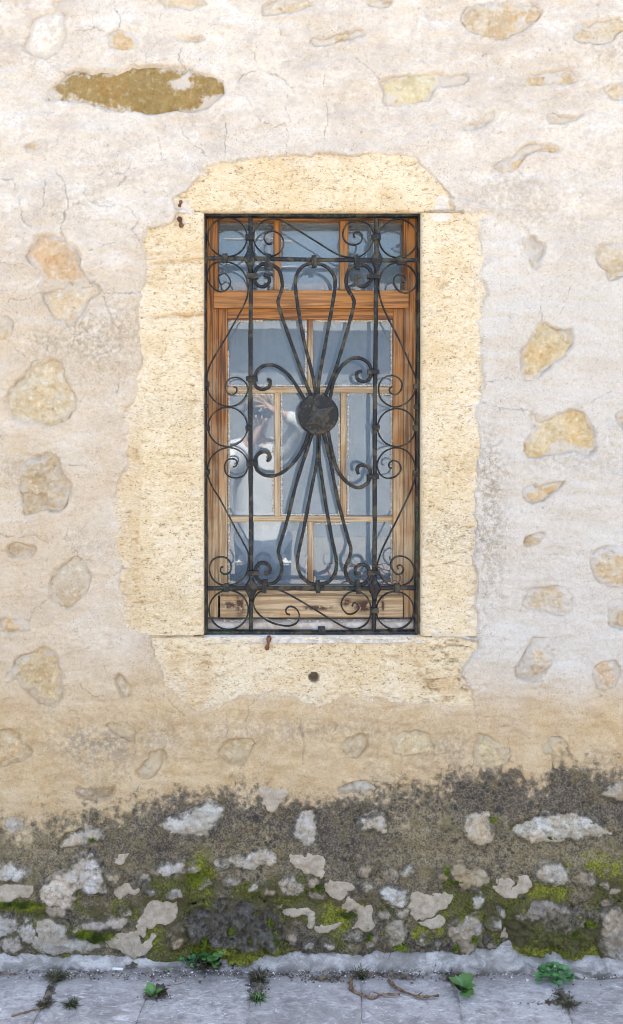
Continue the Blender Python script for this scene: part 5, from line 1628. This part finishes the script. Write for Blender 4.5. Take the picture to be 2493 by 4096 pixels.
# dead leaves
def dead_leaf(fr, x_, y_, size, yaw, label):
    p = ground_at(*SP(fr, x_, y_)); p.z = .005; p.y = min(p.y, -.03)
    r_ = random.Random(int(x_))
    n = 9; V = [(0, 0, .006)]; F = []
    for i in range(n):
        a = 2 * math.pi * i / n
        q = size * r_.uniform(.6, 1.15)
        V.append((q * math.cos(a), q * .6 * math.sin(a), r_.uniform(-.001, .009)))
    for i in range(n):
        F.append((0, 1 + i, 1 + (i + 1) % n))
    o = link('dead_leaf', mesh_py('dead_leaf', V, F), M['dry'], None, p)
    o.rotation_euler = (0, 0, yaw)
    s_ = o.modifiers.new('thick', 'SOLIDIFY'); s_.thickness = .0006
    tag(o, label, 'dead leaf', 'dead leaves on the pavement')
dead_leaf(FJ, 635, 203, .020, .3, 'crumpled brown dead leaf next to the cigarette end')
dead_leaf(FK, 55, 268, .016, 1.2, 'brown dead leaf left of the two sticks')
dead_leaf(FK, 440, 255, .020, 2.2, 'brown dead leaf above the slanting stick')
dead_leaf(FK, 390, 245, .014, .8, 'small dead leaf near the top of the slanting stick')
dead_leaf(FK, 1245, 172, .016, -.3, 'brown dead leaf lying on the right part of the skirting')
dead_leaf(FJ, 80, 185, .015, -.3, 'dark dead leaf at the wall foot on the far left')
dead_leaf(FJ, 1120, 165, .012, .9, 'purple-brown dead leaf right of the blue-green weed')

# crumbs of mortar and soil: on the pavement along the wall and on the window ledge
def crumbs(name, pts, mat, label, seed, smin=.0012, smax=.004):
    r_ = random.Random(seed); V, F = [], []
    for p in pts:
        s_ = r_.uniform(smin, smax) * (1 if r_.random() < .9 else 1.8)
        b = len(V)
        for q in ((1, 0, 0), (0, 1, 0), (-1, 0, 0), (0, -1, 0), (0, 0, .9), (0, 0, -.5)):
            V.append(p + Vector((q[0] * s_ * r_.uniform(.6, 1.3), q[1] * s_ * r_.uniform(.6, 1.3), q[2] * s_)))
        F += [(b + i, b + (i + 1) % 4, b + 4) for i in range(4)] + [(b + (i + 1) % 4, b + i, b + 5) for i in range(4)]
    return tag(link(name, mesh_py(name, V, F), mat), label, 'crumbs', kind='stuff')
rc = random.Random(77)
pts = [Vector((rc.uniform(-1.1, 1.1), -.045 - abs(rc.gauss(0, .035)), .002)) for _ in range(520)]
crumbs('mortar_crumbs', pts, M['putty'], 'pale mortar crumbs scattered along the wall foot', 1, .0010, .0028)
pts = [Vector((rc.uniform(-1.1, 1.1), -.05 - abs(rc.gauss(0, .022)), .001)) for _ in range(900)]
for fr, x_, y_, w_, d_, n_ in ((FK, 60, 262, .06, .012, 260), (FK, 420, 250, .05, .012, 200), (FK, 230, 238, .06, .01, 200), (FJ, 240, 320, .010, .035, 260), (FJ, 270, 250, .03, .015, 150), (FJ, 1240, 300, .022, .035, 220), (FJ, 990, 200, .06, .012, 250), (FK, 700, 260, .03, .02, 150), (FJ, 735, 350, .03, .012, 120), (FK, 1200, 330, .02, .02, 80), (FK, 1200, 375, .06, .01, 160)):
    p = ground_at(*SP(fr, x_, y_))
    for _ in range(n_):
        pts.append(Vector((p.x + rc.gauss(0, w_ * .6), min(-.03, p.y + rc.gauss(0, d_ * .6)), .0015)))
crumbs('soil_crumbs', pts, M['soil'], 'dark soil crumbs in the joints and along the wall foot', 2, .0014, .0046)
pts = [Vector((rc.uniform(ox0 + .01, ox1 - .01), rc.uniform(.066, .095), ledge_z + .002)) for _ in range(90)] + \
      [Vector((rc.uniform(ox0 + .01, ox1 - .01), rc.uniform(.006, .056), ledge_z - .037)) for _ in range(170)]
crumbs('plaster_crumbs', pts, M['putty'], 'plaster crumbs on the ledge under the window', 3, .0012, .0042)

# ================================================================== ACROSS THE STREET (seen in the panes)
M['render'] = mat_simple('facade_render', (.22, .235, .25), (.27, .285, .30), 2, .9, 0)
M['roof'] = mat_simple('roof_tiles', (.16, .16, .16), (.21, .21, .21), 20, .9, 0)
M['frame_white'] = mat_simple('white_paint', (.62, .62, .60), (.70, .70, .68), 20, .6, 0)
M['dark_glass'] = mat_simple('far_glass', (.03, .035, .04), (.05, .055, .06), 2, .15, 0)
M['hedge'] = mat_simple('hedge_leaves', (.025, .045, .018), (.06, .095, .035), 5, .8, 0)
M['bark'] = mat_simple('bark', (.09, .065, .045), (.16, .12, .085), 30, .9, .3)
M['pole'] = mat_simple('galvanised_steel', (.28, .29, .30), (.36, .37, .38), 20, .6, 0)
HY = -11.5
house = empty('rendered_house', (2.5, HY - 3, -.12)); tag(house, 'grey rendered house across the street, mirrored in the panes', 'house')
link('house_wall', multi_box('house_wall', [(-.75, 10.5, HY - 6, HY, -.12, 3.0)]), M['render'], house)
link('roof', mesh_py('roof', [(-1.1, HY + .4, 2.98), (10.8, HY + .4, 2.98), (10.8, HY - 6.4, 2.98), (-1.1, HY - 6.4, 2.98), (-1.1, HY - 3, 4.2), (10.8, HY - 3, 4.2)],
     [(0, 1, 5, 4), (2, 3, 4, 5), (0, 4, 3), (1, 2, 5), (3, 2, 1, 0)]), M['roof'], house)
for wx in (4.2, 6.4):
    f = link('window', multi_box('window', [(wx, wx + .08, HY - .03, HY + .06, 1.2, 2.4), (wx + 1.0, wx + 1.08, HY - .03, HY + .06, 1.2, 2.4), (wx + .08, wx + 1, HY - .03, HY + .06, 2.32, 2.4), (wx + .08, wx + 1, HY - .03, HY + .06, 1.2, 1.28), (wx + .5, wx + .56, HY - .03, HY + .05, 1.28, 2.32)]), M['frame_white'], house)
    link('glass', multi_box('glass', [(wx + .08, wx + 1, HY - .02, HY + .02, 1.28, 2.32)]), M['dark_glass'], f)

def foliage(center, rad, count, size, seed):
    r_ = np.random.RandomState(seed)
    u = r_.normal(size=(count, 3)); u /= np.linalg.norm(u, axis=1)[:, None]
    q = r_.rand(count, 1) ** .4
    P = u * q * np.array(rad) * (1 + .25 * np.sin(u[:, :1] * 6 + u[:, 2:] * 5))
    a = r_.normal(size=(count, 3)); a /= np.linalg.norm(a, axis=1)[:, None]
    b = np.cross(a, r_.normal(size=(count, 3))); b /= np.linalg.norm(b, axis=1)[:, None]
    s_ = size * r_.uniform(.6, 1.3, (count, 1))
    C = P + np.array(center)
    V = np.stack([C - a * s_ * .5, C + b * s_ * .3, C + a * s_ * .5, C - b * s_ * .3], 1).reshape(-1, 3)
    return V, np.arange(count * 4).reshape(-1, 4)
def tree(x_, y_, h, cr, seed, label):
    root = empty('street_tree', (x_, y_, -.12)); tag(root, label, 'tree', 'trees across the street')
    r_ = random.Random(seed); V2, F2 = [], []
    top = Vector((x_ + .2, y_, h * .7))
    tube_data(catmull([Vector((x_, y_, -.15)), Vector((x_ + .1, y_, h * .35)), top], 5), lambda f: .16 * (1 - .65 * f), 8, V2, F2)
    Vv, Ff, off = [], [], 0
    for i in range(9):
        a = i * 2.4
        tip = Vector((x_ + cr * .65 * math.cos(a), y_ + cr * .65 * math.sin(a), h * (.62 + .36 * r_.random())))
        tube_data([Vector((x_ + .1, y_, h * .4)), (Vector((x_ + .1, y_, h * .4)) + tip) / 2 + Vector((0, 0, .1)), tip], lambda f: .05 * (1 - .7 * f), 6, V2, F2)
        v, f = foliage(tip, (cr * .5, cr * .5, cr * .38), 420, .16, seed + i)
        Vv.append(v); Ff.append(f + off); off += len(v)
    link('trunk', mesh_py('trunk', V2, F2, True), M['bark'], root)
    link('crown', mesh_np('crown', np.concatenate(Vv), np.concatenate(Ff), False), M['hedge'], root)
tree(-1.25, HY - .6, 3.5, .65, 900, 'slim tree left of the grey house, mirrored in the upper left casement pane')
tree(3.1, HY - 9, 6.1, 1.2, 940, 'tree behind the grey house, mirrored in the top right pane')
# lattice mast with cross arms
gw = link('garden_wall', multi_box('garden_wall', [(-12, -.80, HY + .1, HY + .35, -.12, 1.75), (-12, -.80, HY + .06, HY + .39, 1.75, 1.83)]), M['render'])
tag(gw, 'grey garden wall beside the house across the street, mirrored in the lower left panes', 'wall')
root = empty('lattice_mast', (-.15, HY - 8, -.12)); tag(root, 'steel lattice mast with cross arms beyond the garden wall, mirrored in the top left pane', 'mast')
mx_, my_, mh = -.15, HY - 8, 7.0
for sx_, sy_ in ((-1, -1), (1, -1), (1, 1), (-1, 1)):
    V, F = tube_data([Vector((mx_ + .3 * sx_, my_ + .3 * sy_, -.15)), Vector((mx_ + .14 * sx_, my_ + .14 * sy_, mh))], .035, 6)
    link('mast_leg', mesh_py('mast_leg', V, F), M['pole'], root)
for i in range(14):
    z0_ = mh * i / 14; z1_ = mh * (i + 1) / 14; w0 = .3 - .16 * i / 14
    sgn = 1 if i % 2 else -1
    V, F = tube_data([Vector((mx_ - w0 * sgn, my_ + w0, z0_)), Vector((mx_ + w0 * sgn, my_ + w0, z1_))], .02, 5)
    link('brace', mesh_py('brace', V, F), M['pole'], root)
for z_ in (5.3, 5.9, 6.5):
    V, F = tube_data([Vector((mx_ - .9, my_, z_)), Vector((mx_ + .9, my_, z_))], .035, 6)
    link('cross_arm', mesh_py('cross_arm', V, F), M['pole'], root)

# ================================================================== THE PHOTOGRAPHER (mirrored in the panes)
M['skin'] = mat_simple('skin', (.52, .33, .24), (.58, .38, .28), 8, .55, 0)
M['shirt'] = mat_simple('white_cotton', (.72, .72, .71), (.78, .78, .77), 12, .9, .2)
M['trousers'] = mat_simple('grey_trousers', (.07, .085, .12), (.10, .115, .15), 12, .9, .2)
M['hair'] = mat_simple('light_brown_hair', (.20, .13, .07), (.42, .31, .19), 60, .5, .3)
M['black'] = mat_simple('black_plastic', (.012, .012, .013), (.02, .02, .021), 30, .4, 0)
M['shoe'] = mat_simple('shoe_canvas', (.12, .12, .13), (.18, .18, .19), 30, .8, 0)
BX, BY, G0 = CX - .03, -3.22, -.125
def skin_mesh(name, joints, bones, mat, parent, root, sub=2):
    """joints: name -> (x, y, z, radius x, radius y) relative to the body's foot point"""
    keys = list(joints)
    me = bpy.data.meshes.new(name)
    me.from_pydata([joints[k][:3] for k in keys], [(keys.index(a), keys.index(b)) for a, b in bones], [])
    o = bpy.data.objects.new(name, me); COL.objects.link(o)
    me.materials.append(mat)
    sk_ = o.modifiers.new('skin', 'SKIN'); sk_.use_smooth_shade = True
    if not me.skin_vertices: me.skin_vertices.new()
    for i, k in enumerate(keys):
        v = me.skin_vertices[0].data[i]
        v.radius = joints[k][3:5]
        v.use_root = (k == root)
    ss = o.modifiers.new('smooth', 'SUBSURF'); ss.levels = sub; ss.render_levels = sub
    o.parent = parent
    return o
person = empty('person', (BX, BY, G0))
tag(person, 'person in a white top holding up a camera, mirrored in the middle left pane', 'person')
zc = CZ - G0            # camera height above the street
hz = zc - .01           # eye height
J = {
 'pelvis': (0, 0, .98, .15, .11), 'waist': (0, .0, 1.14, .135, .10), 'chest': (0, .0, 1.36, .155, .11), 'collar': (0, .0, hz - .23, .085, .075),
 'neck': (.01, .01, hz - .15, .055, .058), 'jaw': (.02, .035, hz - .07, .060, .075), 'eyes': (.025, .03, hz + .01, .074, .092), 'brow': (.025, .015, hz + .06, .070, .088), 'crown': (.025, .0, hz + .10, .045, .055),
 'shl': (-.185, -.01, hz - .26, .062, .062), 'ell': (-.17, .14, hz - .40, .045, .045), 'wrl': (-.01, .17, hz - .17, .027, .030), 'pal': (.02, .165, hz - .10, .034, .022),
 'shr': (.185, -.01, hz - .25, .062, .062), 'elr': (.27, .12, hz - .06, .045, .045), 'wrr': (.12, .17, hz + .01, .027, .030), 'par': (.085, .165, hz + .05, .022, .034),
 'hil': (-.095, 0, .92, .095, .095), 'knl': (-.10, .02, .50, .06, .062), 'anl': (-.11, -.01, .09, .042, .045), 'tol': (-.12, .13, .04, .040, .032),
 'hir': (.095, 0, .92, .095, .095), 'knr': (.10, .02, .50, .06, .062), 'anr': (.11, -.01, .09, .042, .045), 'tor': (.12, .13, .04, .040, .032),
}
B = [('pelvis', 'waist'), ('waist', 'chest'), ('chest', 'collar'), ('collar', 'neck'), ('neck', 'jaw'), ('jaw', 'eyes'), ('eyes', 'brow'), ('brow', 'crown'),
     ('collar', 'shl'), ('shl', 'ell'), ('ell', 'wrl'), ('wrl', 'pal'), ('collar', 'shr'), ('shr', 'elr'), ('elr', 'wrr'), ('wrr', 'par'),
     ('pelvis', 'hil'), ('hil', 'knl'), ('knl', 'anl'), ('anl', 'tol'), ('pelvis', 'hir'), ('hir', 'knr'), ('knr', 'anr'), ('anr', 'tor')]
# fingers: four and a thumb on each hand, bent round the camera
def fingers(tag_, palm, dirs, curl):
    px_, py_, pz_ = J[palm][:3]
    for i, (dx, dy, dz, L) in enumerate(dirs):
        a = (px_ + dx * .5, py_ + dy * .5, pz_ + dz * .5, .0095, .0095)
        b = (px_ + dx * L, py_ + dy * L + curl[1] * .4, pz_ + dz * L + curl[2] * .4, .0088, .0088)
        c = (px_ + dx * L + curl[0], py_ + dy * L + curl[1], pz_ + dz * L + curl[2], .0078, .0078)
        for nm, v in (('a', a), ('b', b), ('c', c)):
            J['%s%d%s' % (tag_, i, nm)] = v
        B.extend([(palm, '%s%da' % (tag_, i)), ('%s%da' % (tag_, i), '%s%db' % (tag_, i)), ('%s%db' % (tag_, i), '%s%dc' % (tag_, i))])
fingers('fl', 'pal', [(-.035, .03, .035, 1.6), (-.012, .035, .04, 1.7), (.010, .035, .04, 1.65), (.032, .03, .035, 1.4), (-.05, .0, .01, 1.2)], (0, -.012, .02))
fingers('fr', 'par', [(-.045, .02, .035, 1.6), (-.045, .03, .015, 1.7), (-.045, .03, -.005, 1.6), (-.04, .03, -.025, 1.4), (-.02, -.01, -.05, 1.2)], (-.02, -.010, 0))
skin_mesh('body', J, B, M['skin'], person, 'pelvis', 1)
sh = {k: J[k] for k in ('pelvis', 'waist', 'chest', 'collar', 'shl', 'ell', 'shr', 'elr')}
sh = {k: (*v[:3], v[3] + .024, v[4] + .024) for k, v in sh.items()}
sh['cfl'] = (-.045, .163, hz - .215, .042, .042); sh['cfr'] = (.165, .155, hz - .012, .042, .042)
sh['collar'] = (0, 0, hz - .235, .095, .09)
sh['hem'] = (0, 0, .84, .185, .14)
skin_mesh('shirt', sh, [('hem', 'pelvis'), ('pelvis', 'waist'), ('waist', 'chest'), ('chest', 'collar'), ('collar', 'shl'), ('shl', 'ell'), ('ell', 'cfl'), ('collar', 'shr'), ('shr', 'elr'), ('elr', 'cfr')], M['shirt'], person, 'pelvis', 2)
tr_ = {k: (*J[k][:3], J[k][3] + .02, J[k][4] + .02) for k in ('pelvis', 'hil', 'knl', 'hir', 'knr')}
tr_['anl'] = (-.11, -.01, .11, .062, .066); tr_['anr'] = (.11, -.01, .11, .062, .066)
skin_mesh('trousers', tr_, [('pelvis', 'hil'), ('hil', 'knl'), ('knl', 'anl'), ('pelvis', 'hir'), ('hir', 'knr'), ('knr', 'anr')], M['trousers'], person, 'pelvis', 2)
for s_ in (-1, 1):
    skin_mesh('shoe', {'heel': (.11 * s_, -.03, .045, .05, .045), 'mid': (.115 * s_, .06, .042, .05, .042), 'toe': (.12 * s_, .15, .035, .046, .035)}, [('heel', 'mid'), ('mid', 'toe')], M['shoe'], person, 'heel', 2)
# hair: a cap of tousled strands
rh = random.Random(13)
V, F = [], []
hc = Vector((.025, .0, hz + .045))
for i in range(420):
    u = rh.uniform(-.1, 1); a = rh.uniform(0, 2 * math.pi)
    s_ = math.sqrt(max(0, 1 - u * u))
    d_ = Vector((s_ * math.cos(a), s_ * math.sin(a), u))
    if d_.y > .55 and d_.z < .45: continue
    p0 = hc + Vector((d_.x * .076, d_.y * .095, d_.z * .088))
    flow = Vector((d_.x * .6 + rh.uniform(-.4, .4), d_.y * .6 + .5 * (d_.y > 0), -.8 + rh.uniform(-.3, .3))).normalized()
    L = rh.uniform(.04, .075)
    tube_data([p0, p0 + d_ * .014 + flow * L * .45, p0 + d_ * .012 + flow * L], lambda f: .0075 * (1 - .75 * f), 4, V, F)
ho = link('hair', mesh_py('hair', V, F, True), M['hair'], person); ho.matrix_parent_inverse = Matrix.Identity(4)
# face
for s_ in (-1, 1):
    V, F = [], []
    bm = bmesh.new(); bmesh.ops.create_uvsphere(bm, u_segments=10, v_segments=8, radius=.012); me = bpy.data.meshes.new('eye'); bm.to_mesh(me); bm.free()
    o = link('eye', me, M['black'], person, (.025 + .032 * s_, .108, hz + .005)); o.matrix_parent_inverse = Matrix.Identity(4)
    bm = bmesh.new(); bmesh.ops.create_uvsphere(bm, u_segments=10, v_segments=8, radius=.03); me = bpy.data.meshes.new('ear'); bm.to_mesh(me); bm.free()
    o = link('ear', me, M['skin'], person, (.025 + .078 * s_, .01, hz - .005)); o.scale = (.3, .6, 1); o.matrix_parent_inverse = Matrix.Identity(4)
V, F = tube_data([Vector((.025, .112, hz + .015)), Vector((.025, .13, hz - .02)), Vector((.025, .138, hz - .035)), Vector((.025, .11, hz - .042))], .011, 8)
o = link('nose', mesh_py('nose', V, F, True), M['skin'], person); o.matrix_parent_inverse = Matrix.Identity(4)
V, F = tube_data([Vector((.0, .104, hz - .068)), Vector((.025, .113, hz - .066)), Vector((.05, .104, hz - .068))], .006, 8)
o = link('mouth', mesh_py('mouth', V, F, True), M['rust'], person); o.matrix_parent_inverse = Matrix.Identity(4)
# the camera held to the eye, its lens just behind this picture's viewpoint
ph = empty('hand_camera', (CX, -D - .06, CZ)); tag(ph, 'black camera held up in both hands, mirrored in the middle left pane', 'camera')
o = link('camera_body', box_mesh('camera_body', -.065, .065, -.022, .022, -.045, .040, .008), M['black'], ph); o.matrix_parent_inverse = Matrix.Identity(4)
V, F = tube_data([Vector((0, .022, 0)), Vector((0, .046, 0))], .032, 24)
o = link('lens', mesh_py('lens', V, F, True), M['black'], ph); o.matrix_parent_inverse = Matrix.Identity(4)
